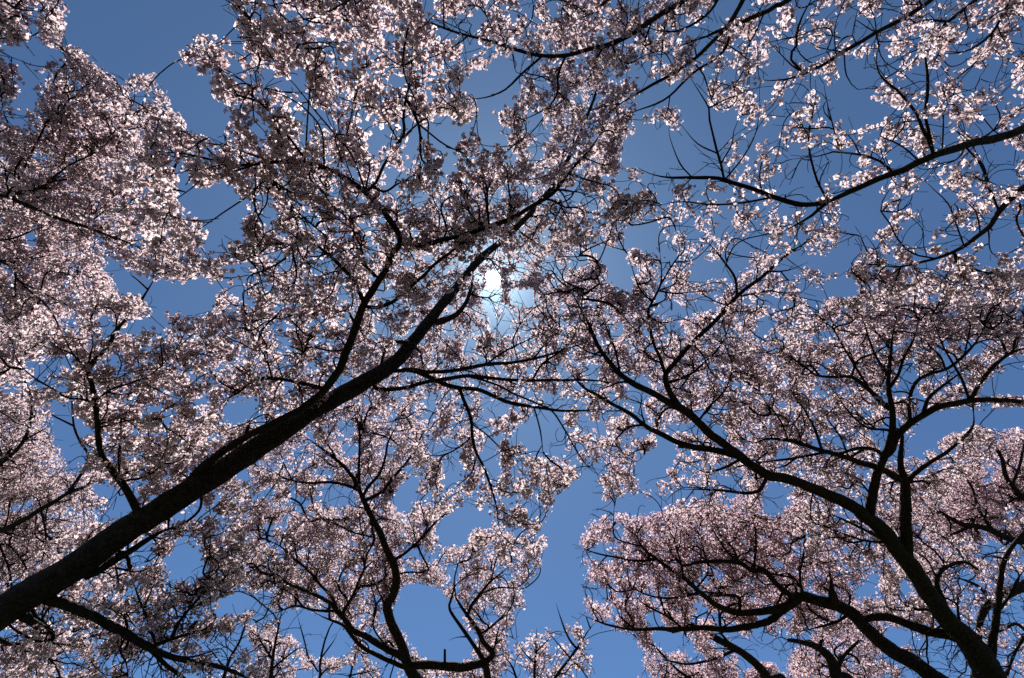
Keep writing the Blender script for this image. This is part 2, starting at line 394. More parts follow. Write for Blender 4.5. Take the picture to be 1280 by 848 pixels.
# ---- B: left tree
tree('B', 'cherry tree reaching in from the left edge, a dark forked limb under dense bloom', (-7.6, 2.3, 0), 'pale', (14, 20), 0.055)
trunk('B', [(-7.6, 2.3, -0.1, 0.2), (-7.5, 2.2, 1.5, 0.15), (-6.9, 1.9, 3.6, 0.12), (-6.2, 1.6, 5.0, 0.08)])
TB = (-6.2, 1.6, 5.0)
limb('B', 'L', [12, 6.5, 5.5, 5, 4.5, 4, 3.5, 3, 2], [4.9, 4.7, 4.6, 4.6], [-120, 232, 0, 244, 20, 251, 45, 262, 75, 274, 105, 283, 132, 293, 157, 302, 182, 315], start=TB)
limb('B', 'B', [4.5, 4, 3.5, 3, 2], 4.5, [8, 245, 20, 242, 45, 237, 65, 227, 85, 214])
limb('B', 'B', [3, 2.5, 2], 4.6, [45, 236, 70, 235, 92, 230])
limb('B', 'B', [3, 3, 2.5, 2, 1.5], [4.4, 4.2], [9, 244, 20, 227, 30, 212, 45, 180, 55, 160, 67, 135, 75, 118])
limb('B', 'B', [2, 1.5], 4.2, [55, 160, 75, 130, 70, 110, 59, 90])
limb('B', 'B', [2.5, 2, 1.5], 4.6, [105, 283, 125, 268, 145, 250])
limb('B', 'B', [2.5, 2, 1.5], 4.4, [60, 227, 90, 205, 120, 190, 150, 165])
limb('B', 'B', [2, 1.5], 4.3, [115, 190, 140, 168, 160, 150, 178, 130, 185, 110])
limb('B', 'L', [5, 3, 2.5, 2], [5.3, 5.2], [-100, 315, 0, 301, 20, 297, 42, 288, 70, 280], start=TB)
limb('B', 'L', [6, 4, 3, 2.5, 2, 1.5], [5.6, 5.4, 5.4], [-110, 300, 7, 330, 20, 347, 37, 364, 60, 384, 75, 412, 80, 440], start=TB)
limb('B', 'B', [2, 1.5], 5.4, [25, 352, 60, 370, 90, 385, 110, 400])
limb('B', 'B', [2, 1.5], 5.3, [60, 340, 90, 345, 115, 360])
limb('B', 'L', [6, 3, 2.5, 1.5], [3.8, 3.4, 3.4], [-110, 40, -20, -8, 10, 5, 25, 12, 50, 15, 62, 25], start=TB)
limb('B', 'B', [2, 1.5], 3.4, [-15, -5, 0, 20, 20, 40])
limb('B', 'L', [5, 2.5, 2, 1.5], [4.0, 3.6], [-110, 20, -20, 55, 0, 64, 15, 72, 30, 77], start=TB)
limb('B', 'B', [2, 1.5], 3.7, [-20, 58, -8, 80, 0, 110, 4, 140])

# ---- J: far left tree behind the leaning trunk
tree('J', 'distant cherry tree behind the thick leaning trunk, filling the lower left edge with bloom', (-8.6, 6.4, 0), 'pale', (12, 16), 0.06)
trunk('J', [(-8.6, 6.4, -0.1, 0.2), (-8.5, 6.3, 2.0, 0.15), (-8.1, 6.0, 4.2, 0.11)])
TJ = (-8.1, 6.0, 4.2)
limb('J', 'L', [12, 9, 6, 5, 4, 3], [7.6, 7.2, 7.0], [-60, 690, 20, 655, 60, 632, 85, 616, 107, 608, 125, 593, 140, 580], start=TJ)
limb('J', 'B', [4.5, 4, 3.5, 3, 2.5, 2, 1.5], [6.9, 6.7], [85, 616, 100, 596, 109, 579, 110, 566, 100, 551, 92, 531, 90, 506, 90, 484])
limb('J', 'B', [2.5, 2, 1.2], 6.8, [93, 533, 75, 524, 57, 514, 45, 505])
limb('J', 'L', [8, 5, 4, 3, 2], [7.5, 7.0, 6.8], [-70, 620, 0, 580, 30, 550, 40, 510, 30, 470, 20, 430], start=TJ)
limb('J', 'B', [2.5, 2, 1.2], 6.8, [30, 550, 50, 540, 65, 530])
limb('J', 'L', [7, 4, 3, 2.5, 2], [8.0, 7.8], [-70, 700, 0, 681, 20, 691, 37, 718, 45, 735], start=TJ)
limb('J', 'B', [2.5, 2.5, 2], 7.8, [0, 684, 10, 706, 15, 731, 20, 750])
limb('J', 'B', [2.5, 2, 1.5], 7.6, [52, 640, 57, 673, 51, 711])
limb('J', 'L', [7, 5, 4, 3], [8.0, 7.6, 7.5], [-60, 760, 0, 800, 60, 820, 100, 800, 140, 790], start=TJ)
limb('J', 'B', [3, 2, 1.5], 7.6, [60, 820, 75, 845, 70, 870])
limb('J', 'B', [3, 2, 1.5], 7.4, [85, 812, 95, 780, 115, 755, 140, 735])

# ---- C: bottom centre tree
tree('C', 'slim cherry tree at the bottom centre with a kinked stem and curved limbs', (-1.1, 7.6, 0), 'pale', (11, 15), 0.055)
trunk('C', [(-1.1, 7.6, -0.1, 0.16), (-1.15, 7.5, 1.5, 0.115), (-1.0, 7.3, 3.4, 0.085)],
      [530, 880, 513, 838, 505, 816, 497, 796, 487, 773, 484, 758, 492, 743, 496, 728, 492, 708, 485, 691, 477, 671, 467, 651, 460, 636, 452, 619],
      [16, 14, 12, 11, 11, 10, 9, 8, 7, 6], [6.5, 6.3, 6.1, 5.9, 5.8])
limb('C', 'L', [4, 3, 3, 2.5, 2], [5.6, 5.5], [452, 619, 449, 606, 449, 574, 449, 539, 444, 519, 442, 501])
limb('C', 'B', [2, 1.5], 5.5, [449, 540, 458, 520, 465, 500, 467, 487])
limb('C', 'L', [4.5, 4, 3, 2.5, 2], [5.7, 5.6], [453, 622, 460, 609, 472, 596, 480, 579, 485, 554, 492, 539, 500, 524])
limb('C', 'L', [4.5, 4, 3.5, 2.5, 1.5], [5.8, 5.7], [456, 626, 475, 616, 490, 599, 507, 579, 520, 561, 530, 541, 550, 529])
limb('C', 'B', [2.5, 2, 1.5], 5.6, [522, 556, 512, 529, 500, 511, 485, 495])
limb('C', 'L', [5, 4.5, 4, 3, 2], [5.7, 5.6], [452, 620, 445, 604, 438, 594, 430, 584, 415, 571, 400, 559, 377, 543])
limb('C', 'L', [4, 3.5, 3, 2.5, 1.5], [5.8, 5.8], [449, 613, 430, 606, 412, 603, 387, 604, 362, 600, 340, 591, 320, 581])
limb('C', 'B', [2, 1.5], 5.8, [365, 600, 355, 580, 350, 562])
limb('C', 'L', [4, 3.5, 3, 2.5, 1.5], [6.0, 5.9], [490, 702, 507, 691, 522, 678, 537, 661, 550, 648, 567, 636, 580, 628])
limb('C', 'L', [2.5, 2, 1.5], 6.0, [495, 718, 512, 715, 530, 715, 542, 705, 552, 695])
limb('C', 'L', [10, 9, 8, 7.5, 7, 6, 5, 4, 3.5, 3, 2], [6.3, 6.2, 6.2], [508, 826, 500, 818, 477, 808, 460, 798, 442, 788, 430, 773, 420, 763, 412, 753, 400, 746, 380, 738, 362, 731, 350, 721, 335, 712])
limb('C', 'B', [4, 3.5, 3, 2.5, 1.5], 6.1, [422, 765, 415, 746, 400, 731, 385, 713, 367, 698, 350, 683, 330, 673])
limb('C', 'B', [3.5, 3, 2, 1.5], 6.3, [420, 764, 392, 763, 370, 758, 345, 766, 330, 770])
limb('C', 'B', [2.5, 2, 1.5], 6.3, [380, 760, 365, 743, 350, 735, 335, 728])
limb('C', 'B', [4.5, 4, 3.5, 3, 2], 6.0, [428, 768, 445, 736, 455, 713, 467, 701, 478, 693])
limb('C', 'B', [3, 2.5, 1.5], 5.9, [455, 713, 458, 695, 465, 681, 470, 662])
limb('C', 'B', [6, 5.5, 5, 4, 2.5, 2], 6.3, [511, 836, 480, 823, 452, 808, 440, 796, 427, 781, 405, 772, 388, 763])
limb('C', 'B', [2.5, 2.2, 2, 1.5], 6.1, [487, 812, 467, 786, 470, 761, 465, 736, 460, 715])
limb('C', 'B', [2.2, 2, 1.5], 6.0, [484, 762, 472, 736, 462, 716])
limb('C', 'B', [2, 1.8, 1.2], 6.2, [440, 665, 420, 655, 395, 648, 370, 640])
limb('C', 'L', [10, 10, 10, 10.5, 10, 9], [6.2, 6.2], [512, 832, 532, 831, 555, 833, 580, 835, 597, 831, 607, 828])
limb('C', 'B', [8, 7, 6, 5, 4, 3], 6.0, [607, 828, 616, 818, 605, 803, 597, 788, 585, 771, 570, 748])
limb('C', 'B', [6, 5, 4.5, 4, 3, 2.5, 2], 6.0, [605, 826, 590, 803, 575, 783, 562, 761, 564, 748, 570, 731, 582, 722])
limb('C', 'B', [4, 3.5, 3, 2.5, 2], 5.9, [583, 771, 592, 753, 600, 743, 612, 728, 625, 718, 640, 705])
limb('C', 'B', [3, 2.5, 2], 6.0, [600, 793, 615, 783, 630, 768, 640, 750])
limb('C', 'B', [2.5, 2, 1.5], 6.0, [616, 816, 622, 791, 628, 770])
limb('C', 'B', [3.5, 3], 6.2, [556, 830, 556, 812])
limb('C', 'B', [2.5, 2, 2], 6.0, [584, 796, 570, 797, 561, 801])
limb('C', 'B', [8, 9, 10], [6.4, 6.5], [607, 828, 610, 848, 612, 880])
limb('C', 'B', [2, 1.5], 6.1, [570, 748, 568, 725, 575, 700, 585, 680])
limb('C', 'B', [2, 1.5], 6.1, [614, 726, 620, 700, 630, 680, 640, 665])
limb('C', 'B', [2, 1.5], 6.0, [600, 743, 622, 735, 645, 735, 660, 725])

# ---- D: right tree
tree('D', 'big dark cherry tree at the lower right, stout trunk splitting into several long limbs', (5.9, 8.0, 0), 'pale', (12, 17), 0.055)
trunk('D', [(5.9, 8.0, -0.1, 0.3), (5.85, 7.85, 1.5, 0.235), (5.75, 7.6, 3.2, 0.21)],
      [1240, 870, 1236, 848, 1225, 821, 1210, 801, 1192, 783, 1175, 763, 1160, 743, 1147, 721, 1135, 703, 1122, 686, 1110, 671, 1095, 656, 1082, 646, 1067, 634, 1042, 621, 1010, 609, 985, 599, 960, 594, 947, 586, 927, 571, 902, 554, 880, 536, 865, 521, 850, 509],
      [35, 34, 30, 25, 22, 21, 20, 20, 18, 17, 15, 14, 13, 12, 12, 11, 11, 10, 10, 9], [6.0, 6.0, 5.9, 5.7, 5.5, 5.3, 5.2])
limb('D', 'L', [9, 8, 8, 7, 6, 5, 4, 3, 2], [5.1, 5.0, 5.0], [850, 509, 832, 501, 812, 490, 790, 479, 772, 464, 757, 446, 747, 431, 738, 410, 725, 385, 712, 360])
limb('D', 'B', [3, 2.5, 1.5], 5.0, [790, 479, 775, 478, 750, 488, 735, 492])
limb('D', 'B', [3, 2.5, 1.5], 4.9, [775, 466, 770, 440, 760, 415, 750, 385])
limb('D', 'B', [2.5, 2, 1.5], 5.0, [757, 446, 735, 440, 712, 425, 695, 405])
limb('D', 'B', [2.5, 2, 1.5], 4.9, [745, 428, 730, 400, 728, 370, 738, 345])
limb('D', 'L', [9, 8, 7.5, 7, 6, 5, 4.5, 4, 3, 2], [5.4, 5.3, 5.2, 5.1], [925, 571, 890, 563, 865, 558, 847, 553, 827, 543, 805, 531, 790, 519, 770, 508, 750, 496, 730, 485, 717, 471, 707, 456])
limb('D', 'B', [3.5, 3, 2.5, 2], 5.2, [805, 531, 785, 535, 775, 544, 765, 556, 762, 574])
limb('D', 'B', [2, 1.5], 5.2, [768, 552, 780, 568, 795, 577, 805, 570])
limb('D', 'B', [3, 2], 5.1, [760, 502, 754, 490, 752, 478])
limb('D', 'B', [2.5, 2], 5.1, [806, 530, 802, 515, 801, 494])
limb('D', 'B', [4, 3], 5.4, [868, 559, 848, 559])
limb('D', 'L', [8, 7, 6, 5.5, 5, 5, 4.5, 3.5, 3, 2], [5.0, 4.8, 4.6, 4.5], [850, 509, 843, 500, 837, 489, 832, 471, 842, 456, 852, 444, 870, 424, 897, 397, 915, 377, 932, 362, 952, 347, 980, 322, 1002, 307, 1027, 294])
limb('D', 'B', [4.5, 4, 3.5, 3, 2.5, 2], [4.8, 4.6], [832, 471, 825, 446, 817, 429, 810, 394, 815, 377, 825, 357, 827, 337, 825, 317])
limb('D', 'B', [4, 3, 2.5, 2], 4.9, [836, 478, 862, 469, 880, 454, 895, 439, 905, 424, 915, 400])
limb('D', 'B', [3.5, 3, 2.5, 1.5], 4.5, [921, 369, 919, 347, 905, 327, 890, 309, 875, 294])
limb('D', 'B', [2.5, 2, 1.5], 4.6, [927, 370, 960, 364, 980, 367, 1002, 372])
limb('D', 'B', [2.5, 2, 1.5], 4.5, [960, 340, 985, 338, 1010, 328])
limb('D', 'B', [2.5, 2, 1.2], 4.6, [815, 377, 800, 362, 790, 335, 785, 318])
limb('D', 'B', [2.5, 2, 1.2], 4.5, [825, 357, 838, 335, 850, 315, 845, 290])
limb('D', 'L', [14, 14, 13, 13, 9, 6, 4], [5.8, 5.6], [1134, 698, 1131, 661, 1132, 636, 1132, 604, 1126, 584, 1126, 564, 1128, 545])
D3 = None
limb('D', 'B', [6, 5, 4, 3, 2.5], 5.6, [1134, 606, 1142, 594, 1160, 579, 1185, 564, 1205, 546, 1217, 531, 1216, 505])
limb('D', 'L', [11, 11, 10, 9, 8, 7, 6, 5, 4, 3, 2], [5.5, 5.3, 5.1], [1088, 650, 1088, 631, 1092, 609, 1099, 589, 1107, 569, 1112, 549, 1116, 534, 1115, 511, 1110, 486, 1112, 461, 1115, 424, 1120, 400])
limb('D', 'B', [9.5, 9, 8, 7.5, 7, 6, 5.5, 5, 5], [5.3, 5.2, 5.2], [1107, 569, 1115, 561, 1122, 544, 1135, 531, 1152, 519, 1172, 509, 1197, 504, 1222, 500, 1247, 500, 1280, 503, 1330, 516])
limb('D', 'B', [5.5, 5, 4, 3, 2.5], 5.1, [1212, 500, 1225, 479, 1242, 459, 1260, 444, 1280, 436, 1310, 430])
limb('D', 'B', [3.5, 3, 2, 1.5], 5.0, [1211, 499, 1202, 474, 1192, 456, 1182, 439, 1175, 424, 1165, 395])
limb('D', 'B', [5, 4.5, 4, 3.5, 3, 2], 5.0, [1137, 529, 1137, 499, 1145, 479, 1160, 469, 1180, 463, 1192, 456, 1210, 439, 1222, 424, 1235, 400])
limb('D', 'B', [4.5, 4, 3, 2], 5.0, [1154, 517, 1160, 499, 1177, 484, 1197, 469, 1215, 455])
limb('D', 'B', [6.5, 6, 5, 3.5, 3, 2.5, 2], 5.1, [1114, 512, 1105, 506, 1090, 491, 1072, 476, 1062, 471, 1042, 471, 1020, 469, 1007, 459, 987, 446, 970, 434])
limb('D', 'B', [3, 2.5, 1.5], 5.0, [1064, 472, 1072, 451, 1095, 441, 1112, 429, 1125, 410])
limb('D', 'B', [4, 3.5, 2.5, 2], 5.0, [1112, 485, 1122, 470, 1130, 446, 1142, 424, 1150, 395])
limb('D', 'B', [3, 2.5, 1.5], 5.0, [1090, 491, 1070, 460, 1055, 435, 1040, 410, 1020, 395])
limb('D', 'B', [3, 2.5, 1.5], 5.0, [1111, 470, 1095, 445, 1085, 420, 1075, 390])
limb('D', 'B', [2.5, 2, 1.5], 5.0, [1182, 463, 1175, 445, 1160, 430, 1155, 410])
limb('D', 'B', [4, 3, 2, 1.5], 5.2, [1124, 544, 1110, 538, 1085, 535, 1065, 520, 1050, 500, 1040, 485])
limb('D', 'L', [9, 8, 7, 6, 5.5, 5, 4, 3, 2], [5.5, 5.4, 5.4], [1126, 600, 1100, 586, 1072, 576, 1047, 569, 1025, 563, 1002, 556, 985, 551, 960, 548, 945, 553, 927, 549])
limb('D', 'B', [5, 4.5, 3.5], 5.5, [1106, 571, 1092, 561, 1072, 561, 1055, 566, 1040, 569])
limb('D', 'B', [3.5, 3, 2], 5.5, [1030, 566, 1015, 569, 985, 574, 960, 577, 940, 580])
limb('D', 'B', [3.5, 3, 2, 1.5], 5.2, [1027, 562, 1017, 534, 1005, 511, 995, 499, 990, 480])
limb('D', 'B', [2.5, 2, 1.5], 5.3, [1060, 570, 1050, 545, 1035, 525, 1025, 505])
limb('D', 'B', [2.5, 2, 1.5], 5.3, [985, 550, 975, 525, 955, 500, 945, 480])
limb('D', 'L', [13, 12, 11, 10, 9, 8], [6.2, 6.4], [1208, 801, 1185, 793, 1160, 788, 1135, 781, 1110, 773, 1092, 772, 1078, 776])
limb('D', 'L', [11, 9, 7, 6, 5, 4], [6.0, 6.0], [1238, 835, 1242, 798, 1247, 761, 1250, 723, 1257, 698, 1270, 678, 1285, 660])
limb('D', 'B', [4, 3, 2], 6.0, [1247, 765, 1262, 745, 1275, 720, 1290, 705])
limb('D', 'L', [7, 6.5, 5.5, 4.5, 3], [6.1, 6.2], [1190, 780, 1177, 748, 1170, 728, 1180, 711, 1205, 703, 1222, 712])
limb('D', 'B', [4, 3, 2], 6.1, [1200, 785, 1197, 765, 1198, 748, 1205, 735])
limb('D', 'L', [5, 4, 3, 2], [5.6, 5.4], [1118, 682, 1100, 672, 1075, 660, 1050, 648, 1030, 640])
limb('D', 'B', [3, 2.5, 2], 5.5, [1108, 678, 1080, 676, 1050, 666, 1035, 660])
limb('D', 'L', [5, 4, 3, 2], [5.4, 5.4], [960, 594, 950, 612, 935, 617, 915, 615, 890, 612, 850, 612])
limb('D', 'L', [4, 3, 2], [5.2, 5.2], [928, 573, 905, 585, 880, 590, 860, 578])
limb('D', 'L', [3, 2.5, 2], [5.0, 4.9], [872, 528, 885, 510, 905, 490, 912, 475, 915, 455])
limb('D', 'B', [2.5, 2, 1.5], 5.1, [865, 521, 862, 495, 850, 485])

# ---- G: tree behind the right tree, low long limb
tree('G', 'cherry tree beside the stout right trunk, with a low limb carrying a broken stub', (5.0, 6.3, 0), 'pink', (12, 16), 0.06)
trunk('G', [(5.0, 6.3, -0.1, 0.24), (5.02, 6.28, 1.5, 0.17), (5.15, 6.3, 3.0, 0.13), (5.38, 6.6, 3.9, 0.12)],
      [1205, 872, 1168, 848, 1145, 831, 1120, 816, 1097, 798, 1080, 783, 1065, 768, 1045, 756], [21, 20, 19, 18, 17, 16, 15, 14], [6.4, 6.75, 6.7, 6.6])
limb('G', 'L', [14, 13, 12, 10, 8, 7.5, 7, 6, 5, 4.5, 4, 3, 1.5], [6.5, 6.4, 6.2, 6.2], [1045, 756, 1022, 751, 1002, 746, 985, 756, 960, 763, 940, 766, 920, 766, 895, 756, 872, 738, 855, 723, 840, 713, 820, 698, 802, 683, 790, 658])
limb('G', 'B', [3.5, 3, 2, 1.2], 6.2, [820, 699, 800, 701, 765, 696, 740, 690, 715, 680])
limb('G', 'B', [2.5, 2, 1.2], 6.1, [804, 684, 770, 673, 767, 651, 768, 630])
limb('G', 'B', [3, 2.5, 1.5], 6.3, [875, 741, 835, 748, 802, 741, 780, 722])
limb('G', 'B', [4, 4, 3, 2], 6.3, [925, 766, 922, 746, 895, 745, 870, 748])
limb('G', 'B', [2.5, 2, 1.2], 6.2, [855, 722, 850, 700, 840, 670, 830, 650])
limb('G', 'B', [2.5, 2, 1.2], 6.2, [870, 736, 885, 715, 880, 690, 875, 665])
limb('G', 'L', [9, 9, 8, 7.5, 7, 6, 5, 4, 3, 2, 1.3], [6.5, 6.4, 6.4], [1000, 748, 975, 766, 960, 776, 935, 783, 910, 787, 885, 786, 852, 786, 820, 786, 790, 787, 765, 783, 745, 776, 722, 766])
limb('G', 'B', [3, 2.5, 1.5], 6.4, [852, 785, 835, 771, 802, 753, 790, 735])
limb('G', 'B', [2.5, 2, 1.5], 6.4, [792, 786, 775, 771, 770, 758, 760, 750])
limb('G', 'B', [2, 1.5], 6.4, [748, 777, 740, 761, 730, 736])
limb('G', 'B', [4, 3, 2], 6.4, [900, 787, 918, 775, 920, 768])
limb('G', 'L', [8, 7, 6.5, 6, 5, 4, 2.5], [6.4, 6.2, 6.2], [994, 748, 977, 736, 965, 723, 955, 713, 940, 713, 922, 703, 885, 702, 852, 708])
limb('G', 'B', [3.5, 3, 2, 1.5], 6.0, [942, 713, 945, 686, 944, 660, 940, 640])
limb('G', 'B', [3, 2, 1.5], 6.1, [925, 704, 905, 685, 890, 660, 885, 640])
limb('G', 'L', [4, 3, 2.5, 2], [6.3, 6.3], [1003, 746, 1000, 720, 1005, 690, 1007, 660])
limb('G', 'B', [3, 2, 1.5], 6.3, [1003, 738, 990, 720, 970, 710])
limb('G', 'L', [13, 9, 3], [6.4], [1044, 756, 1040, 744, 1039, 726])
limb('G', 'L', [4, 3, 2], [6.5], [1062, 768, 1045, 778, 1020, 785, 1000, 790])

# ---- H: far tree low centre right
tree('H', 'farther pink cherry tree at the bottom edge, seen below the long low limb', (3.6, 12.2, 0), 'pink', (10, 14), 0.065)
trunk('H', [(3.6, 12.2, -0.1, 0.22), (3.7, 12.0, 2.0, 0.16), (3.9, 11.6, 3.9, 0.12)])
TH = (3.9, 11.6, 3.9)
limb('H', 'L', [12, 11, 9, 8, 7, 4], [8.8, 8.6, 8.4], [980, 870, 960, 848, 940, 826, 915, 808, 890, 796, 865, 785, 840, 790], start=TH)
limb('H', 'B', [4, 3, 2], 8.3, [920, 812, 890, 825, 860, 830, 830, 825])
limb('H', 'B', [4, 3, 2], 8.4, [915, 808, 900, 790, 890, 770])
limb('H', 'L', [17, 16, 11, 7, 4], [8.6, 8.4], [1055, 875, 1047, 848, 1037, 823, 1020, 808, 1005, 803, 985, 800], start=TH)
limb('H', 'B', [5, 4, 2], 8.4, [1045, 843, 1055, 820, 1075, 800, 1090, 785])
limb('H', 'B', [4, 3, 2], 8.4, [1025, 812, 1030, 790, 1050, 775])
limb('H', 'L', [6, 5, 3, 2], [8.8, 8.6], [930, 900, 880, 860, 850, 840, 820, 810, 805, 800], start=TH)

# ---- I: far right tree with bare twigs in front
tree('I', 'pink cherry tree with a dense mauve crown behind bare twigs at the right edge', (9.6, 9.4, 0), 'pink', (12, 16), 0.065)
trunk('I', [(9.6, 9.4, -0.1, 0.24), (9.5, 9.2, 2.0, 0.18), (9.2, 8.8, 4.0, 0.13)])
TI = (9.2, 8.8, 4.0)
limb('I', 'L', [16, 13, 12, 10, 8, 6], [7.6, 7.2, 7.0], [1340, 712, 1280, 733, 1260, 743, 1235, 756, 1225, 775, 1224, 800], start=TI)
limb('I', 'B', [5, 4, 3, 2], 7.0, [1240, 753, 1225, 735, 1205, 725, 1185, 720])
limb('I', 'L', [12, 9, 8, 6, 4], [7.9, 7.8], [1340, 690, 1270, 676, 1240, 663, 1220, 658, 1200, 655, 1175, 640], start=TI)
limb('I', 'B', [4, 3, 2], 7.8, [1240, 663, 1225, 640, 1215, 610, 1195, 580])
limb('I', 'B', [4, 3, 2], 7.8, [1215, 657, 1190, 668, 1165, 665])
limb('I', 'L', [10, 7, 5, 3], [8.2, 8.0], [1340, 660, 1290, 630, 1260, 600, 1250, 570, 1235, 545], start=TI)
limb('I', 'B', [4, 3, 2], 8.0, [1265, 605, 1275, 580, 1280, 555])
limb('I', 'L', [7, 5, 3, 2], [7.2, 7.0], [1340, 770, 1290, 790, 1270, 780, 1245, 790, 1225, 780], start=TI)
limb('I', 'B', [4, 3, 2], 7.0, [1285, 790, 1270, 815, 1260, 840, 1255, 870])

# ---- E: right upper tree
tree('E', 'cherry tree overhanging from the right edge, sparse white flowers on long arched boughs', (6.6, 1.5, 0), 'white', (6, 10), 0.04)
trunk('E', [(6.6, 1.5, -0.1, 0.2), (6.5, 1.4, 1.6, 0.15), (6.0, 1.2, 3.2, 0.12), (5.3, 0.9, 4.3, 0.09)])
TE = (5.3, 0.9, 4.3)
limb('E', 'L', [18, 12, 11, 10.5, 10, 10, 9, 8, 8, 7, 6, 4, 3, 2], [3.9, 3.5, 3.3, 3.4, 3.6], [1400, 120, 1280, 162, 1250, 171, 1220, 177, 1190, 187, 1167, 195, 1145, 205, 1130, 214, 1100, 224, 1072, 236, 1052, 244, 1032, 254, 1015, 269, 995, 281, 980, 288, 960, 288], start=TE)
limb('E', 'B', [6, 6, 6, 5, 5, 4, 3, 2], [3.5, 3.5], [1032, 254, 1010, 256, 992, 254, 975, 249, 960, 244, 940, 237, 915, 229, 897, 223, 865, 222, 835, 222, 812, 217, 798, 210])
limb('E', 'B', [3, 2.5, 2, 1.5], 3.6, [965, 247, 927, 254, 890, 256, 852, 252, 820, 258])
limb('E', 'B', [3, 3, 2.5, 2, 1.5], 3.3, [905, 226, 902, 210, 895, 185, 887, 150, 886, 135, 872, 112, 860, 92])
limb('E', 'B', [2, 1.5], 3.3, [901, 205, 915, 180, 917, 165, 925, 145])
limb('E', 'B', [2, 2, 1.5], 3.3, [897, 192, 872, 180, 852, 157])
limb('E', 'B', [2, 1.5], 3.4, [865, 222, 850, 205, 838, 175, 836, 160])
limb('E', 'B', [2, 1.5], 3.4, [905, 226, 930, 195, 945, 165, 950, 130])
limb('E', 'B', [4.5, 4, 3.5, 3, 2.5, 2, 1.5], [3.2, 3.0], [1167, 194, 1160, 175, 1152, 160, 1145, 142, 1132, 125, 1120, 112, 1105, 100, 1097, 87, 1096, 67, 1105, 47])
limb('E', 'B', [4, 3.5, 4, 3.5, 3, 2], [3.2, 2.9], [1166, 190, 1160, 162, 1156, 142, 1159, 120, 1159, 95, 1156, 67, 1160, 50, 1170, 35])
limb('E', 'B', [2.2, 2, 1.5], 3.2, [1150, 202, 1130, 185, 1115, 177, 1100, 170, 1103, 160, 1120, 147, 1136, 137])
limb('E', 'B', [3, 2.5, 2, 1.5], 3.4, [1118, 218, 1100, 202, 1077, 194, 1055, 191, 1042, 190, 1025, 195, 992, 199])
limb('E', 'B', [3, 3, 2.5, 2, 1.5], 3.2, [1035, 252, 1025, 234, 1019, 219, 1012, 190, 1011, 170, 1015, 145, 1020, 120, 1019, 100])
limb('E', 'B', [1.8, 1.5], 3.2, [1011, 172, 993, 140, 985, 130])
limb('E', 'B', [1.8, 1.5], 3.2, [1050, 190, 1042, 162, 1032, 120, 1030, 105])
limb('E', 'B', [2, 1.5], 3.2, [1177, 190, 1179, 160, 1180, 140, 1190, 122, 1195, 105])
limb('E', 'B', [2, 1.5], 3.3, [1075, 194, 1065, 175, 1045, 155])
limb('E', 'B', [2.5, 2, 1.5], 3.3, [1205, 182, 1225, 205, 1232, 225, 1240, 250])
limb('E', 'B', [2, 1.5], 3.3, [1225, 178, 1250, 150, 1235, 120, 1220, 115])
limb('E', 'B', [2, 1.5], 3.4, [1205, 185, 1195, 200, 1150, 208])
limb('E', 'L', [15, 10, 8.5, 7.5, 7, 6, 5, 4, 3, 2.5, 1.5], [4.0, 3.7, 3.7, 3.8], [1390, 165, 1280, 234, 1265, 247, 1247, 267, 1237, 284, 1220, 297, 1200, 311, 1177, 321, 1155, 327, 1135, 332, 1117, 334, 1097, 329, 1085, 318], start=TE)
limb('E', 'B', [3, 2.5, 2], 3.6, [1248, 262, 1237, 234, 1230, 212, 1217, 185, 1205, 170])
limb('E', 'B', [2.2, 2, 1.8, 1.5], 3.7, [1167, 323, 1140, 317, 1122, 299, 1112, 279, 1101, 264, 1103, 252, 1120, 224])
limb('E', 'B', [2, 1.5], 3.7, [1104, 264, 1120, 265, 1137, 255, 1140, 240, 1132, 232])
limb('E', 'B', [2.2, 1.5], 3.8, [1097, 329, 1095, 312, 1082, 294])
limb('E', 'B', [2, 1.5], 3.8, [1108, 333, 1085, 330, 1065, 335, 1050, 345])
limb('E', 'B', [2, 1.5], 3.7, [1205, 308, 1195, 280, 1185, 255, 1170, 240, 1155, 225])
limb('E', 'B', [2, 1.5], 3.7, [1225, 294, 1220, 265, 1205, 250, 1195, 235])
limb('E', 'B', [2, 1.5], 3.7, [1235, 285, 1236, 305, 1225, 309])

# ---- F: tree behind the viewer, top centre
tree('F', 'cherry tree arching over from the top edge, one heavy bough sweeping left', (2.4, -3.4, 0), 'white', (12, 17), 0.055)
trunk('F', [(2.4, -3.4, -0.1, 0.22), (2.35, -3.2, 1.6, 0.17), (2.2, -2.6, 3.4, 0.13), (2.0, -1.7, 4.8, 0.095)])
TF = (2.0, -1.7, 4.8)
limb('F', 'L', [14, 8, 7.5, 7, 7, 6.5, 6, 5.5, 5, 4.5, 4, 3.5, 3, 2.5, 2, 1.5], [3.6, 3.4, 3.3, 3.2, 3.0], [960, -80, 862, -2, 840, 10, 820, 22, 800, 35, 780, 47, 760, 56, 735, 62, 710, 69, 675, 70, 655, 66, 640, 61, 620, 54, 590, 46, 565, 39, 535, 27, 505, 10, 480, -5], start=TF)
limb('F', 'B', [3, 3, 2.5, 2, 1.5], 3.0, [676, 72, 655, 90, 640, 105, 632, 112, 615, 120, 595, 124, 572, 124])
limb('F', 'B', [3, 2.5, 2, 1.5], 3.5, [707, 71, 697, 95, 697, 115, 687, 132, 665, 145, 640, 155])
limb('F', 'B', [2, 1.5], 2.9, [584, 46, 565, 60, 540, 72, 525, 80])
limb('F', 'B', [2, 1.5], 2.9, [600, 48, 610, 30, 605, 10])
limb('F', 'B', [2, 1.5], 3.1, [640, 62, 645, 90, 655, 95])
limb('F', 'B', [2.5, 2], 3.4, [765, 54, 770, 70, 785, 80, 805, 70, 820, 65])
limb('F', 'B', [2.5, 2, 1.5], 3.6, [755, 57, 745, 75, 735, 100, 720, 110])
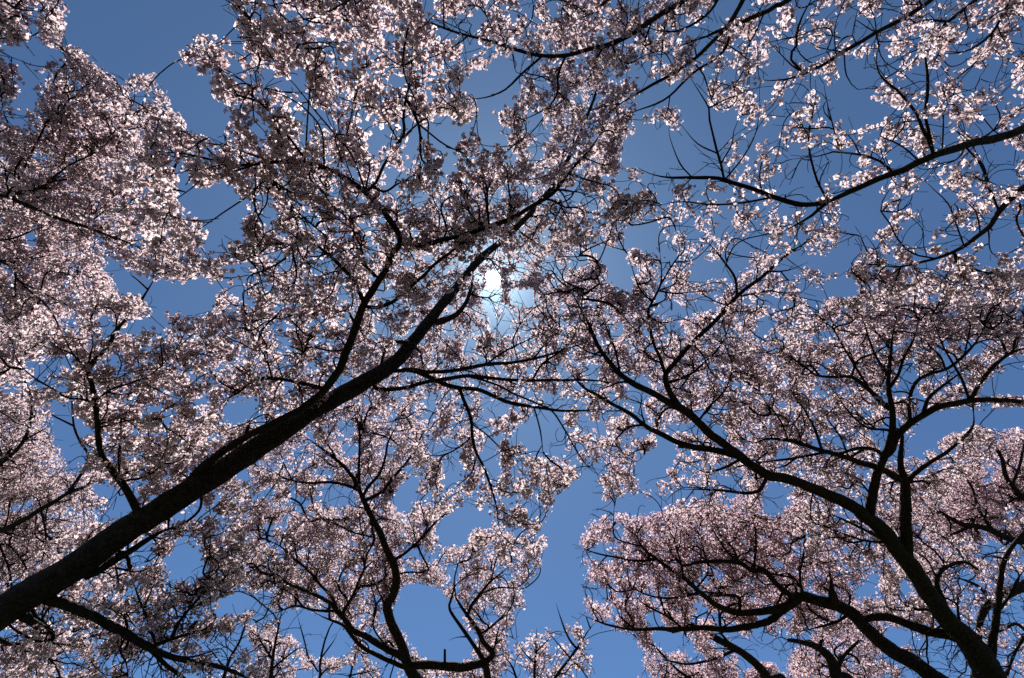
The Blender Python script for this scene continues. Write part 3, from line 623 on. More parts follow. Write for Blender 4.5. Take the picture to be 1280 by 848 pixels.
limb('F', 'B', [2.5, 2, 1.5], 3.4, [815, 26, 805, 55, 802, 80, 812, 98])
limb('F', 'B', [2, 1.5], 3.3, [788, 40, 770, 20, 760, 0])
limb('F', 'B', [2.5, 2, 1.5], 3.4, [835, 12, 830, 40, 828, 60, 824, 100])
limb('F', 'L', [8, 4, 3, 2.5, 2], [3.2, 3.0, 2.9], [560, -60, 437, 0, 420, 10, 402, 19, 387, 26, 380, 40, 377, 55], start=TF)
limb('F', 'B', [2.5, 2], 2.9, [434, 2, 422, 22, 418, 34, 425, 50])
limb('F', 'B', [2, 1.5], 2.9, [395, 22, 370, 26, 345, 30, 325, 34])
limb('F', 'B', [2, 1.5], 3.0, [470, -16, 500, 10, 515, 25])
limb('F', 'L', [13, 8, 7, 6, 5.5, 5, 4, 3, 2], [3.6, 3.5, 3.4], [1040, -55, 987, -1, 970, 7, 960, 14, 940, 22, 920, 31, 902, 37, 885, 45, 867, 51, 850, 52], start=TF)
limb('F', 'B', [2, 1.5], 3.3, [955, 17, 945, 40, 935, 60, 930, 85])
limb('F', 'L', [9, 6, 5.5, 5, 4.5, 4, 4, 3.5, 3, 2], [3.6, 3.5, 3.6], [950, -40, 929, 0, 920, 17, 910, 32, 897, 47, 882, 62, 865, 77, 845, 90, 822, 102, 800, 115, 775, 130, 755, 145], start=TF)
limb('F', 'B', [3.5, 3, 3, 2.5, 2], 3.6, [912, 30, 910, 55, 897, 72, 872, 87, 857, 100, 837, 120, 820, 130, 795, 139, 775, 150])
limb('F', 'B', [2, 1.5], 3.5, [866, 77, 880, 95, 890, 125, 892, 110, 900, 85])
limb('F', 'B', [2, 1.5], 3.6, [895, 50, 915, 60, 935, 75, 960, 95])
limb('F', 'L', [5, 3.5, 3, 2.5, 2], [3.4, 3.3], [915, -35, 897, 0, 887, 15, 872, 27, 847, 39, 820, 38, 800, 30], start=TF)
limb('F', 'L', [7, 5, 4, 3, 2], [3.7, 3.7], [830, -50, 760, 0, 748, 10, 740, 17, 720, 25, 700, 30], start=TF)
limb('F', 'B', [2.5, 2], 3.6, [715, 26, 703, 10, 702, 30, 704, 50])
limb('F', 'B', [2, 1.5], 3.6, [735, 18, 715, 5, 690, 0, 665, 15])

# ---- K: second top tree, top right
tree('K', 'cherry tree over the top right corner with crossing thin boughs and white bloom', (5.2, -2.6, 0), 'white', (8, 12), 0.05)
trunk('K', [(5.2, -2.6, -0.1, 0.2), (5.1, -2.4, 1.6, 0.15), (4.7, -1.9, 3.4, 0.115), (4.1, -1.2, 4.7, 0.08)])
TK = (4.1, -1.2, 4.7)
limb('K', 'L', [12, 6, 5.5, 5.5, 5, 4.5, 4, 3, 2], [3.5, 3.4, 3.4, 3.5], [1250, -70, 1165, 0, 1147, 13, 1122, 27, 1095, 41, 1072, 55, 1052, 66, 1030, 80, 1005, 92, 985, 99, 960, 101, 945, 98], start=TK)
limb('K', 'B', [2.5, 2, 1.5], 3.4, [1005, 92, 990, 82, 975, 67, 960, 52])
limb('K', 'B', [3, 3, 3, 4], 3.4, [1003, 90, 989, 75, 990, 65, 996, 57, 995, 45, 1002, 22, 1014, 0, 1020, -15])
limb('K', 'B', [2, 1.5], 3.4, [996, 46, 975, 50, 950, 57])
limb('K', 'B', [2, 1.5], 3.4, [1095, 41, 1080, 32, 1070, 25, 1068, 40])
limb('K', 'B', [1.8, 1.3], 3.4, [1070, 55, 1066, 45, 1068, 30, 1072, 12])
limb('K', 'B', [1.8, 1.3], 3.4, [1055, 65, 1025, 60, 1000, 45])
limb('K', 'B', [1.8, 1.3], 3.4, [1045, 70, 1043, 40, 1050, 15, 1062, 5])
limb('K', 'B', [1.8, 1.3], 3.4, [1055, 65, 1058, 95, 1072, 112, 1090, 108])
limb('K', 'B', [1.8, 1.3], 3.4, [1095, 41, 1098, 60, 1085, 62, 1085, 80, 1095, 88])
limb('K', 'B', [1.8, 1.3], 3.5, [1022, 84, 1000, 68, 990, 40])
limb('K', 'B', [2, 1.5], 3.4, [1125, 26, 1150, 22, 1170, 12])
limb('K', 'L', [10, 5.5, 5, 4.5, 4, 3, 2], [3.6, 3.6, 3.6], [1290, -60, 1222, -2, 1205, 12, 1185, 27, 1170, 40, 1160, 55, 1140, 65, 1120, 75], start=TK)
limb('K', 'B', [2.5, 2, 1.5], 3.6, [1185, 27, 1160, 25, 1135, 30])
limb('K', 'B', [2, 1.5], 3.6, [1172, 38, 1175, 60, 1165, 85, 1160, 100])
limb('K', 'B', [2, 1.5], 3.6, [1205, 12, 1210, 35, 1200, 55])
limb('K', 'L', [8, 5, 4, 3.5, 3, 2.5, 2], [3.7, 3.7], [1310, -60, 1264, 0, 1252, 22, 1240, 42, 1225, 55, 1205, 65, 1172, 69], start=TK)
limb('K', 'B', [3, 2.5, 2, 1.5], 3.6, [1240, 43, 1235, 62, 1225, 72, 1210, 87, 1190, 102])
limb('K', 'B', [2, 1.5], 3.7, [1247, 32, 1255, 50, 1275, 55, 1290, 60])
limb('K', 'B', [2, 1.5], 3.7, [1262, 5, 1275, 20, 1285, 30])
limb('K', 'B', [1.5, 1.2], 3.6, [1240, 60, 1253, 72, 1252, 90])
limb('K', 'B', [1.5, 1.2], 3.6, [1225, 72, 1232, 85, 1225, 95])

# ---- L: bottom left distant tree
tree('L', 'distant cherry tree at the bottom left with upright bare twigs through thin bloom', (-4.6, 11.2, 0), 'pale', (10, 14), 0.06)
trunk('L', [(-4.6, 11.2, -0.1, 0.2), (-4.5, 11.0, 1.6, 0.15), (-4.3, 10.7, 3.0, 0.12)])
TL = (-4.3, 10.7, 3.0)
limb('L', 'L', [9, 7, 5, 4, 3, 2], [8.4, 8.2, 8.2], [320, 900, 335, 860, 340, 830, 345, 800, 350, 775], start=TL)
limb('L', 'B', [3, 2, 1.5], 8.2, [338, 838, 360, 820, 375, 810, 390, 815])
limb('L', 'B', [3, 2, 1.5], 8.2, [341, 825, 325, 800, 320, 780])
limb('L', 'L', [7, 4, 3, 2], [8.2, 8.1], [350, 900, 395, 855, 400, 830, 405, 805, 412, 785], start=TL)
limb('L', 'B', [2, 1.5], 8.1, [398, 840, 385, 820, 380, 800, 372, 770])
limb('L', 'B', [2, 1.5], 8.1, [402, 822, 418, 800, 422, 790])
limb('L', 'L', [6, 4, 3, 2], [8.2, 8.1], [380, 910, 430, 860, 440, 835, 445, 815], start=TL)
limb('L', 'B', [2, 1.5], 8.1, [435, 845, 460, 840, 480, 835])
limb('L', 'L', [7, 5, 3, 2], [8.4, 8.2], [290, 900, 280, 860, 285, 830, 300, 800, 310, 770], start=TL)
limb('L', 'B', [2, 1.5], 8.2, [283, 838, 265, 815, 250, 800])

# ---- M: small tree at bottom, right of centre
tree('M', 'small young cherry tree with budded upright twigs in the bottom sky gap', (0.55, 8.6, 0), 'pale', (7, 11), 0.05)
trunk('M', [(0.55, 8.6, -0.1, 0.1), (0.55, 8.5, 1.5, 0.07), (0.5, 8.3, 3.0, 0.05)])
TM = (0.5, 8.3, 3.0)
limb('M', 'L', [7, 5, 4, 3, 2.5, 2], [6.8, 6.6, 6.5], [680, 900, 692, 852, 707, 830, 718, 815, 728, 800, 738, 785, 745, 778], start=TM)
limb('M', 'B', [3, 2.5, 2, 2], 6.5, [722, 812, 712, 800, 705, 785, 700, 770, 695, 754])
limb('M', 'B', [2, 1.5], 6.5, [728, 800, 726, 790, 724, 777])
limb('M', 'B', [2, 1.5], 6.5, [738, 786, 735, 778, 733, 772])
limb('M', 'B', [2, 1.5], 6.6, [712, 822, 700, 808, 690, 796, 680, 785])
limb('M', 'L', [5, 3.5, 3, 2], [6.8, 6.6], [672, 890, 668, 848, 670, 820, 670, 800, 671, 785], start=TM)
limb('M', 'B', [2, 1.5], 6.6, [669, 830, 655, 815, 645, 800])
limb('M', 'B', [2, 1.5], 6.6, [670, 815, 685, 800, 692, 790])
limb('M', 'L', [4, 3, 2], [6.8, 6.7], [655, 890, 645, 848, 638, 830, 625, 815], start=TM)

NLIMB = len(NP_)
exec_marker = True

# ------------------------------------------------------------------ where the bloom is: tenths of cover, 32 x 20 cells of the photo
COVER = """
87000016 87898766 58885757 56268789
43410176 88569755 47876877 24327875
54973237 45785541 58864578 33144623
48998505 54546751 69975235 35245554
99999768 98764666 89963223 23345344
99998645 78764799 98764434 32345577
99999624 57878899 87674436 75454653
99868856 67787887 77545556 44556453
99872533 78777886 68864645 43588788
99854468 78876764 68875666 57899998
97788887 67788877 67788888 88886765
86888867 88576545 44656888 87775554
84688885 66787764 33364678 87653342
96379999 65687766 54564357 67652588
99846877 87556655 66351457 47568999
99866568 89988736 71568999 88678998
99875469 88888677 60579999 88678753
87777785 78876367 30478888 88676633
76776667 52454026 11366766 67765322
98643334 73444456 54215787 67664322
"""
COVER = np.array([[int(c) for c in l.replace(' ', '')] for l in COVER.split('\n') if l.strip()], float) / 10
SKYHOLES = """
78 0 262 0 262 12 292 12 285 30 278 50 235 50 225 68 240 90 262 105 285 135 295 142 288 150 285 165 235 170 228 150 225 140 215 128 200 115 205 95 165 88 160 110 150 95 122 85 122 70 100 60 75 55 80 40
0 50 30 58 58 55 75 57 60 62 35 70 0 65
25 82 58 88 42 105 40 140 20 140 10 125 25 108
218 232 250 232 270 225 292 240 292 232 312 255 315 270 300 285 312 305 295 300 285 280 278 285 270 305 255 315 250 300 255 280 283 275 278 265 255 272 235 275 222 262 215 250
130 325 145 325 165 350 200 352 222 352 245 345 270 348 275 370 255 392 230 395 210 390 208 375 190 368 185 372 180 380 170 368 150 370 142 360 140 345
590 85 640 75 640 100 615 118 640 112 650 100 640 130 620 140 618 155 640 170 630 185 600 180 590 165 575 172 565 190 550 172 545 160 560 148 590 148 598 130 580 118 572 105
455 165 470 160 480 185 470 200 460 195
808 105 850 102 880 110 890 135 925 140 925 160 905 175 880 200 835 210 775 210 775 180 790 165 800 160 818 165 830 155 850 160 852 140 835 135 815 140 800 135
785 95 810 85 820 95 800 105
1040 15 1070 10 1095 25 1075 50 1060 55 1042 55 1045 30
1050 75 1100 70 1090 95 1090 125 1105 140 1100 155 1080 160 1060 155 1050 130 1045 100
1235 75 1265 70 1262 95 1225 108 1205 110 1195 100 1215 92
1060 235 1095 228 1100 245 1095 265 1110 270 1115 280 1075 290 1070 270 1050 262
1155 240 1175 245 1175 285 1162 290 1158 270
1020 320 1045 315 1065 330 1055 345 1075 355 1070 370 1040 372 1020 370 1010 378 1005 360 1030 350
1245 285 1270 280 1278 315 1245 318 1235 305
780 285 815 280 822 282 815 310 785 310 782 325 800 335 790 345 790 365 785 365 762 350 755 325 742 315 735 305 760 310 780 312
862 315 880 325 900 325 905 335 885 348 875 355 862 355 868 340
1240 470 1300 460 1300 495 1225 495
1165 515 1200 510 1300 510 1300 535 1262 530 1240 535 1220 525 1200 540 1180 545 1165 555 1150 565 1135 570 1135 550
58 500 75 505 95 520 115 535 105 545 98 555 108 568 85 570 75 562 65 540 58 530 65 525
122 600 150 610 165 632 160 640 140 636 128 622 118 612
290 500 320 495 320 525 300 522 285 535 278 525 280 510
222 672 240 672 250 690 248 705 235 715 222 725 205 715 205 700 215 685
265 760 290 740 320 745 320 758 300 765 275 775
350 765 375 762 395 772 420 780 440 800 430 820 400 820 385 812 375 800 355 785
505 730 530 732 545 735 555 748 562 765 575 785 585 805 590 820 560 828 535 825 520 810 510 790 500 780 490 765 500 740
548 650 570 640 610 640 612 655 585 665 580 680 560 680 545 670
500 610 515 600 520 630 500 640 490 625
680 655 692 640 698 620 720 600 735 610 745 625 770 630 775 622 800 618 795 640 770 638 745 635 735 640 730 660 708 672 710 690 722 700 725 725 725 740 730 765 745 785 790 795 800 820 800 830 785 860 745 860 745 820 735 790 725 775 695 760 690 775 670 790 650 785 645 775 660 770 662 750 655 735 670 730 680 700 685 680
830 545 845 560 840 575 830 590 815 600 800 608 798 590 805 580 800 570 815 560
645 545 665 520 690 530 690 545 680 560 660 560
822 790 850 790 848 805 830 815 825 805
960 600 975 610 980 625 965 645 955 635
1075 735 1095 715 1095 740 1075 748
1110 785 1135 790 1145 800 1130 802 1125 808 1105 800
1150 798 1185 800 1210 830 1215 860 1180 860 1150 820
637 365 660 362 672 378 640 375
610 342 620 342 624 349 614 356
"""
HOLES = [np.array([float(v) for v in l.split()]).reshape(-1, 2) for l in SKYHOLES.split('\n') if l.strip()]

def inside(P, poly):
    x, y = P[:, 0], P[:, 1]; res = np.zeros(len(P), bool)
    xj, yj = poly[-1]
    for xi, yi in poly:
        c = (yi > y) != (yj > y)
        with np.errstate(divide='ignore', invalid='ignore'):
            res ^= c & (x < (xj - xi) * (y - yi) / (yj - yi + 1e-12) + xi)
        xj, yj = xi, yi
    return res
def in_hole(P):
    r = np.zeros(len(P), bool)
    for h in HOLES: r |= inside(P, h)
    return r

# thin wood the twigs may leave from, and its picture positions
limb_pos = np.array(NP_); limb_r = np.array(NR); limb_own = np.array(NOWN)
q = prj(limb_pos)
okn = (q[:, 2] > 1.0) & (q[:, 0] > -200) & (q[:, 0] < 1480) & (q[:, 1] > -180) & (q[:, 1] < 1000)
thin = okn & (limb_r < 0.05)
idx = np.nonzero(thin)[0]
kd2 = kdtree.KDTree(len(idx))
for k, i in enumerate(idx): kd2.insert((q[i, 0], q[i, 1], 0), k)
kd2.balance()

KCOV = 1.06
FLOWER = 0.0212
MARG = 90
def smooth_noise(P, s, seed):
    """value noise on the picture plane, for clumpy bloom"""
    r = np.random.default_rng(seed); g = r.random((160, 160))
    u = (P + 400) / s; i = np.floor(u).astype(int); f = u - i; f = f * f * (3 - 2 * f)
    a = g[i[:, 0] % 160, i[:, 1] % 160]; b = g[(i[:, 0] + 1) % 160, i[:, 1] % 160]
    c = g[i[:, 0] % 160, (i[:, 1] + 1) % 160]; d = g[(i[:, 0] + 1) % 160, (i[:, 1] + 1) % 160]
    return (a * (1 - f[:, 0]) + b * f[:, 0]) * (1 - f[:, 1]) + (c * (1 - f[:, 0]) + d * f[:, 0]) * f[:, 1]

# cover that each cell's open part has to carry
CW, CH = 40.0, 42.4
MX0, MY0, MW, MH = -160, -160, 1600, 1170
yy, xx = np.mgrid[0:MH, 0:MW]
PXY = np.stack([xx.ravel() + MX0, yy.ravel() + MY0], -1).astype(float)
NOISE = (0.65 * smooth_noise(PXY, 26, 5) + 0.35 * smooth_noise(PXY, 11, 9)).reshape(MH, MW)
HOLE = in_hole(PXY).reshape(MH, MW)
GROW = HOLE.copy()
for dx_, dy_ in [(5, 0), (-5, 0), (0, 5), (0, -5), (4, 4), (-4, 4), (4, -4), (-4, -4)]:
    GROW |= np.roll(np.roll(HOLE, dx_, 1), dy_, 0)
# stout wood stays clear of bloom on the side towards the ground
TZ = np.full((MH, MW), 99.0)
tree_of_own = [o['tree'] for o in OWN]
for i in np.nonzero(okn & (limb_r > 0.018) & ((q[:, 1] > 200) | np.array([tree_of_own[o] in 'EFK' for o in limb_own])) & ((limb_r > 0.026) | np.array([tree_of_own[o] == 'E' for o in limb_own])))[0][::2]:
    rp = limb_r[i] * FPX / q[i, 2] + 7
    x0, x1, y0, y1 = [int(v) for v in (q[i, 0] - rp - MX0, q[i, 0] + rp - MX0 + 1, q[i, 1] - rp - MY0, q[i, 1] + rp - MY0 + 1)]
    if x1 <= 0 or y1 <= 0 or x0 >= MW or y0 >= MH: continue
    w_ = TZ[max(y0, 0):y1, max(x0, 0):x1]; np.minimum(w_, q[i, 2], out=w_)
ATT = []      # (pos, flowers, owner hint)
tree_of_own = [o['tree'] for o in OWN]
for row in range(-3, 23):
    for col_ in range(-3, 35):
        x0, y0 = col_ * CW, row * CH
        if x0 < -MARG - CW or x0 > 1280 + MARG or y0 < -MARG - CH or y0 > 848 + MARG: continue
        c = COVER[min(max(row, 0), 19), min(max(col_, 0), 31)]
        if col_ > 19 and row < 8 and col_ + row * 0.6 > 21: c *= 0.55
        elif row < 6 and 11 < col_ < 21: c *= 0.85
        if col_ < 0 or col_ > 31 or row < 0 or row > 19: c *= 0.8
        if c <= 0: continue
        free = 1 - HOLE[int(y0) - MY0:int(y0 + CH) - MY0, int(x0) - MX0:int(x0 + CW) - MX0].mean()
        if free < 0.04: continue
        loc = min(0.95, c / max(free, 0.25))
        need = -math.log(1 - loc) * CW * CH * free * KCOV      # px2 of petals
        tries = 0
        while need > 0 and tries < 900:
            tries += 1
            px, py = x0 + random.random() * CW, y0 + random.random() * CH
            jx, jy = int(px) - MX0, int(py) - MY0
            if GROW[jy, jx]: continue
            if NOISE[jy, jx] < (0.43 if loc < 0.6 else 0.34 if loc < 0.8 else 0.23) + random.random() * 0.10: continue
            cand = kd2.find_n((px, py, 0), 30)
            wts = [math.exp(-d / 28.0) for _, _, d in cand]
            k = random.choices(cand, wts)[0]
            i = idx[k[1]]; zc = q[i, 2]
            dz = random.gauss(0.14, 0.2) if zc < 3.2 else random.gauss(0.16 if zc < 4.6 else 0.34, 0.2) + (random.expovariate(1 / 0.45) if random.random() < loc * 0.8 else 0)
            z = max(2.1, zc + dz * (zc / 4.5) ** 0.5)
            if TZ[jy, jx] < 90 and z < TZ[jy, jx] + 0.35 and (px > 760 or py > 390 or NOISE[jy, jx] < 0.56): z = TZ[jy, jx] + 0.35 + random.random() * 0.3
            P = at(px, py, z)
            t = TREES[tree_of_own[limb_own[i]]]
            nf = random.randint(*t['nf'])
            ATT.append((P, nf, limb_own[i], t['spread'] * random.uniform(0.8, 1.15)))
            need -= nf * 0.00050 * (FLOWER * SMALL.get(tree_of_own[limb_own[i]], 1) / 0.0205) ** 2 * (FPX / z) ** 2 * 0.62
# bare twigs everywhere in the crowns, on the near side of the bloom
nb = 0
while nb < 22000:
    px, py = random.uniform(-60, 1340), random.uniform(-60, 910)
    if nb % 5 > 2: px, py = random.choice([(random.uniform(640, 1290), random.uniform(360, 860)), (random.uniform(0, 360), random.uniform(660, 860)), (random.uniform(300, 760), random.uniform(220, 540))])
    if HOLE[int(py) - MY0, int(px) - MX0]: continue
    if random.random() > 0.25 + COVER[min(max(int(py / CH), 0), 19), min(max(int(px / CW), 0), 31)]: continue
    cand = kd2.find_n((px, py, 0), 14); k = random.choice(cand); i = idx[k[1]]
    z = q[i, 2] + random.gauss(-0.06, 0.14)
    if TZ[int(py) - MY0, int(px) - MX0] < 90: z = max(z, TZ[int(py) - MY0, int(px) - MX0] + 0.2)
    ATT.append((at(px, py, max(2.0, z)), 0, limb_own[i], 0.0)); nb += 1
# bare twigs: places where the photo shows naked wood
for (ex_, ey_, rx, ry, n_) in [(1235, 770, 60, 90, 420), (1190, 820, 60, 40, 200), (1095, 500, 55, 60, 110), (1140, 480, 50, 50, 50), (390, 815, 55, 40, 30), (240, 790, 90, 50, 110), (640, 430, 70, 60, 70),
                              (720, 470, 70, 50, 60), (790, 440, 60, 50, 50), (900, 560, 70, 50, 60), (130, 520, 60, 60, 50), (1075, 45, 60, 45, 40), (1000, 620, 60, 50, 40), (800, 740, 70, 50, 50), (1170, 690, 40, 40, 40), (430, 300, 70, 70, 60), (150, 570, 50, 40, 40), (1030, 200, 80, 60, 30), (900, 160, 50, 60, 14)]:
    for _ in range(n_):
        a = random.random() * 6.283; r = math.sqrt(random.random())
        px, py = ex_ + rx * r * math.cos(a), ey_ + ry * r * math.sin(a)
        cand = kd2.find_n((px, py, 0), 12); k = random.choice(cand); i = idx[k[1]]
        ATT.append((at(px, py, q[i, 2] + random.gauss(0.05, 0.2)), 0, limb_own[i], 0.0))
import time; T0 = time.time()
print('attractors', len(ATT), 'flowers', sum(a[1] for a in ATT))

# ------------------------------------------------------------------ grow twigs from the wood to every cluster
kd = kdtree.KDTree(len(idx))
for k, i in enumerate(idx): kd.insert(NP_[i], int(i))
kd.balance()
order = sorted(range(len(ATT)), key=lambda a: kd.find(ATT[a][0])[2] + random.random() * 0.05)
pend = []            # nodes since last rebuild
allidx = list(int(i) for i in idx)
NDIR = [None] * len(NP_)
for i in range(len(NP_)):
    p = NPAR[i]
    NDIR[i] = (NP_[i] - NP_[p]) if p >= 0 else (NP_[min(i + 1, NLIMB - 1)] - NP_[i])
    NDIR[i] = NDIR[i] / (np.linalg.norm(NDIR[i]) + 1e-9)
POSA = np.zeros((400000, 3)); DIRA = np.zeros((400000, 3)); RADA = np.zeros(400000); TRA = np.zeros(400000, int)
keys_ = sorted(TREES); tree_no = [keys_.index(t_) for t_ in tree_of_own]
POSA[:NLIMB] = limb_pos; DIRA[:NLIMB] = np.array(NDIR); RADA[:NLIMB] = 0.6 * np.maximum(0, limb_r - 0.02)
TRA[:NLIMB] = np.array(tree_no)[limb_own]
tips = []
def rebuild():
    k_ = kdtree.KDTree(len(allidx))
    for i in allidx: k_.insert(NP_[i], i)
    k_.balance(); return k_
cnt = 0; lastn = len(allidx)
for a in order:
    P, nf, hint, spr = ATT[a]
    near = kd.find_n(P, 24)
    ia = np.array([n_[1] for n_ in near]); da = np.maximum([n_[2] for n_ in near], 0.01)
    src_ = POSA[ia]; va = (P - src_) / da[:, None]
    ca = da * (1.75 - 0.85 * (va * DIRA[ia]).sum(1)) + RADA[ia] + 0.08 * (TRA[ia] != tree_no[hint])
    mq = prj(0.5 * (P + src_)); mx_ = (mq[:, 0] - MX0).astype(int); my_ = (mq[:, 1] - MY0).astype(int)
    ok_ = (mx_ >= 0) & (mx_ < MW) & (my_ >= 0) & (my_ < MH) & (da > 0.15)
    ca[ok_] += 0.5 * HOLE[my_[ok_], mx_[ok_]]
    kb = int(ca.argmin()); c, i, d, v = ca[kb], int(ia[kb]), da[kb], va[kb]
    if d > (0.9 if nf else 0.55) or (c > d * 2.6 + 0.45 and d > 0.3): continue
    src = NP_[i]
    n = max(2, int(d / 0.05 + 0.5))
    side = NDIR[i] * 0.55 + v * 0.6
    ctrl = src + side / (np.linalg.norm(side) + 1e-9) * d * 0.5 + RNG.normal(0, 0.045 * d, 3) + np.array([0, 0, 0.03 * d])
    prev = i
    for k in range(1, n + 1):
        t = k / n
        X = (1 - t) ** 2 * src + 2 * t * (1 - t) * ctrl + t * t * P
        if k < n: X = X + RNG.normal(0, 0.005, 3)
        NP_.append(X); NPAR.append(prev); NOWN.append(NOWN[i]); NR.append(0.0); NTIP.append(0)
        dv = X - NP_[prev]; NDIR.append(dv / (np.linalg.norm(dv) + 1e-9))
        prev = len(NP_) - 1; allidx.append(prev)
        POSA[prev] = X; DIRA[prev] = NDIR[-1]; TRA[prev] = tree_no[NOWN[i]]
    NTIP[prev] += 1
    tips.append((prev, nf, spr))
    if len(allidx) - lastn > max(400, 0.03 * lastn):
        kd = rebuild(); lastn = len(allidx)
print('grow', time.time() - T0)
print('wood nodes', len(NP_), 'limb nodes', NLIMB)

# thickness from the number of twig ends each node feeds
NN = len(NP_)
feeds = np.zeros(NN)
for i in range(NN - 1, NLIMB - 1, -1):
    feeds[i] += NTIP[i]
    p = NPAR[i]
    if p >= NLIMB: feeds[p] += feeds[i]
pos = np.array(NP_)
RT0 = 0.0019
rad_ = RT0 * np.maximum(feeds, 1) ** 0.36
children = {}
for i in range(NLIMB, NN):
    children.setdefault(NPAR[i], []).append(i)
chains = []         # (owner, [nodes])
stack = [(p, c) for p, cs in children.items() if p < NLIMB for c in cs]
while stack:
    p, c = stack.pop()
    ch = [p, c]; cur = c
    while cur in children:
        cs = sorted(children[cur], key=lambda z: -feeds[z])
        for o_ in cs[1:]: stack.append((cur, o_))
        cur = cs[0]; ch.append(cur)
    chains.append((NOWN[c], ch))
print('twig chains', len(chains))
twig_geo = {}
limbR = np.array(NR)
for own, ch in chains:
    P = pos[ch].copy()
    R = rad_[ch] * THICK.get(tree_of_own[own], 1)
    R[0] = min(R[1] * 1.15, limbR[ch[0]] if ch[0] < NLIMB else R[1] * 1.1)
    if len(P) > 3:      # smooth the growth into a supple line
        for _ in range(2):
            P[1:-1] = 0.5 * P[1:-1] + 0.25 * (P[:-2] + P[2:])
    V, Q, T = tube(P, R, 3 if R.max() < 0.005 else 5, cap=False)
    twig_geo.setdefault(own, []).append((V, Q))
for own, parts in twig_geo.items():
    Vs, Qs, b = [], [], 0
    for V, Q in parts:
        Vs.append(V); Qs.append(Q + b); b += len(V)
    me = mesh_np('twig_sprays', np.vstack(Vs), quads=np.vstack(Qs), mats=[TWIG], smooth=True)
    o = OWN[own]
    if o['level'] == 'T':
        link('twig_sprays', me, TREES[o['tree']]['root'])
    else:
        w = bpy.data.objects.new('twig_sprays', me); COL.objects.link(w); w.parent = o['obj']

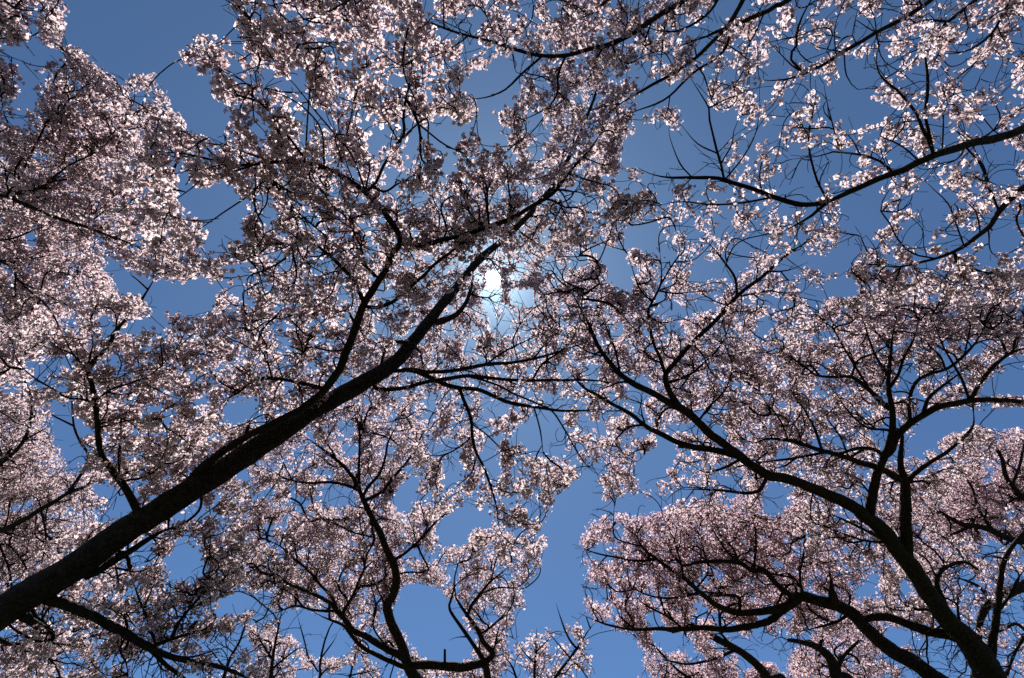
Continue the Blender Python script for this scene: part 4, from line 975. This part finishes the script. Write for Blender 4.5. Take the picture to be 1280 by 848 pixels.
# ------------------------------------------------------------------ blossoms
fl = {}
for (i, nf, spr) in tips:
    if nf == 0: continue
    ax = NDIR[i]
    back = [pos[i]]; p = NPAR[i]
    while p >= NLIMB and np.linalg.norm(pos[p] - pos[i]) < 0.11 and len(back) < 4:
        back.append(pos[p]); p = NPAR[p]
    fl.setdefault(NOWN[i], []).append((back, nf, spr))
def build_blossoms(own, clusters):
    key = OWN[own]['tree']; t = TREES[key]
    anchors, spread, csz = [], [], []
    for back, nf, spr in clusters:
        w = np.array([1.0, 0.35, 0.15, 0.05][:len(back)]); w /= w.sum()
        pick = RNG.choice(len(back), nf, p=w)
        anchors.append(np.array(back)[pick]); spread.append(np.full(nf, spr)); csz.append(np.full(nf, random.uniform(0.0, 1.0)))
    A = np.vstack(anchors); S = np.concatenate(spread); CT = np.concatenate(csz)
    n = len(A)
    d = RNG.normal(0, 1, (n, 3)); d /= np.linalg.norm(d, axis=1)[:, None]
    C = A + d * (S * RNG.uniform(0.45, 1.1, n))[:, None]
    nrm_ = d + RNG.normal(0, 0.45, (n, 3)) + np.array([0, 0, -0.15]); nrm_ /= np.linalg.norm(nrm_, axis=1)[:, None]
    ref = RNG.normal(0, 1, (n, 3))
    t1 = ref - nrm_ * (ref * nrm_).sum(1)[:, None]; t1 /= np.linalg.norm(t1, axis=1)[:, None]
    t2 = np.cross(nrm_, t1)
    s = FLOWER * SMALL.get(key, 1) * RNG.uniform(0.8, 1.12, n)
    cup = RNG.uniform(0.15, 0.8, n)
    V = np.zeros((n, 16, 3)); V[:, 0] = C
    for k in range(5):
        a = k * 2 * math.pi / 5 + RNG.normal(0, 0.08, n)
        dd = np.cos(a)[:, None] * t1 + np.sin(a)[:, None] * t2
        ee = -np.sin(a)[:, None] * t1 + np.cos(a)[:, None] * t2
        cu = cup + RNG.normal(0, 0.15, n)
        mid = C + (s * 0.62)[:, None] * (dd * np.cos(cu + 0.25)[:, None] + nrm_ * np.sin(cu + 0.25)[:, None])
        V[:, 1 + 3 * k] = mid + ee * (s * 0.46)[:, None]
        V[:, 3 + 3 * k] = mid - ee * (s * 0.46)[:, None]
        V[:, 2 + 3 * k] = C + s[:, None] * (dd * np.cos(cu)[:, None] + nrm_ * np.sin(cu)[:, None])
    base = (np.arange(n) * 16)[:, None]
    Q = np.stack([np.stack([base[:, 0], base[:, 0] + 1 + 3 * k, base[:, 0] + 2 + 3 * k, base[:, 0] + 3 + 3 * k], -1) for k in range(5)], 1).reshape(-1, 4)
    tone = np.clip(0.5 * CT + 0.5 * RNG.random(n), 0, 1)
    tone = np.repeat(tone, 16).reshape(n, 16); tone[:, 0] *= 0.3
    tone = tone.ravel()
    # calyx behind each flower
    K = np.zeros((n, 4, 3)); K[:, 3] = C - nrm_ * 0.011
    for k in range(3):
        a = k * 2.094
        K[:, k] = C + nrm_ * 0.001 + 0.0036 * (math.cos(a) * t1 + math.sin(a) * t2)
    kb = n * 16 + (np.arange(n) * 4)
    Tt = np.stack([np.stack([kb + k, kb + (k + 1) % 3, kb + 3], -1) for k in range(3)], 1).reshape(-1, 3)
    if key in 'EFKB':      # stalks of the nearest flowers
        D = np.zeros((n, 4, 3)); D[:, 3] = A
        for k in range(3):
            a = k * 2.094
            D[:, k] = C - nrm_ * 0.010 + 0.0014 * (math.cos(a) * t1 + math.sin(a) * t2)
        db = n * 20 + (np.arange(n) * 4)
        Tt = np.vstack([Tt, np.stack([np.stack([db + k, db + (k + 1) % 3, db + 3], -1) for k in range(3)], 1).reshape(-1, 3)])
        K = np.vstack([K.reshape(-1, 3), D.reshape(-1, 3)])
    K = K.reshape(-1, 3)
    me = mesh_np('blossoms', np.vstack([V.reshape(-1, 3), K]), quads=Q, tris=Tt, mats=[PETALS[t['petal']], CALYX], tri_mat=1,
                 tone=np.concatenate([tone, np.zeros(len(K))]))
    o = OWN[own]
    if o['level'] == 'T': link('blossoms', me, t['root'])
    else:
        w = bpy.data.objects.new('blossoms', me); COL.objects.link(w); w.parent = o['obj']
for own, cl in fl.items(): build_blossoms(own, cl)
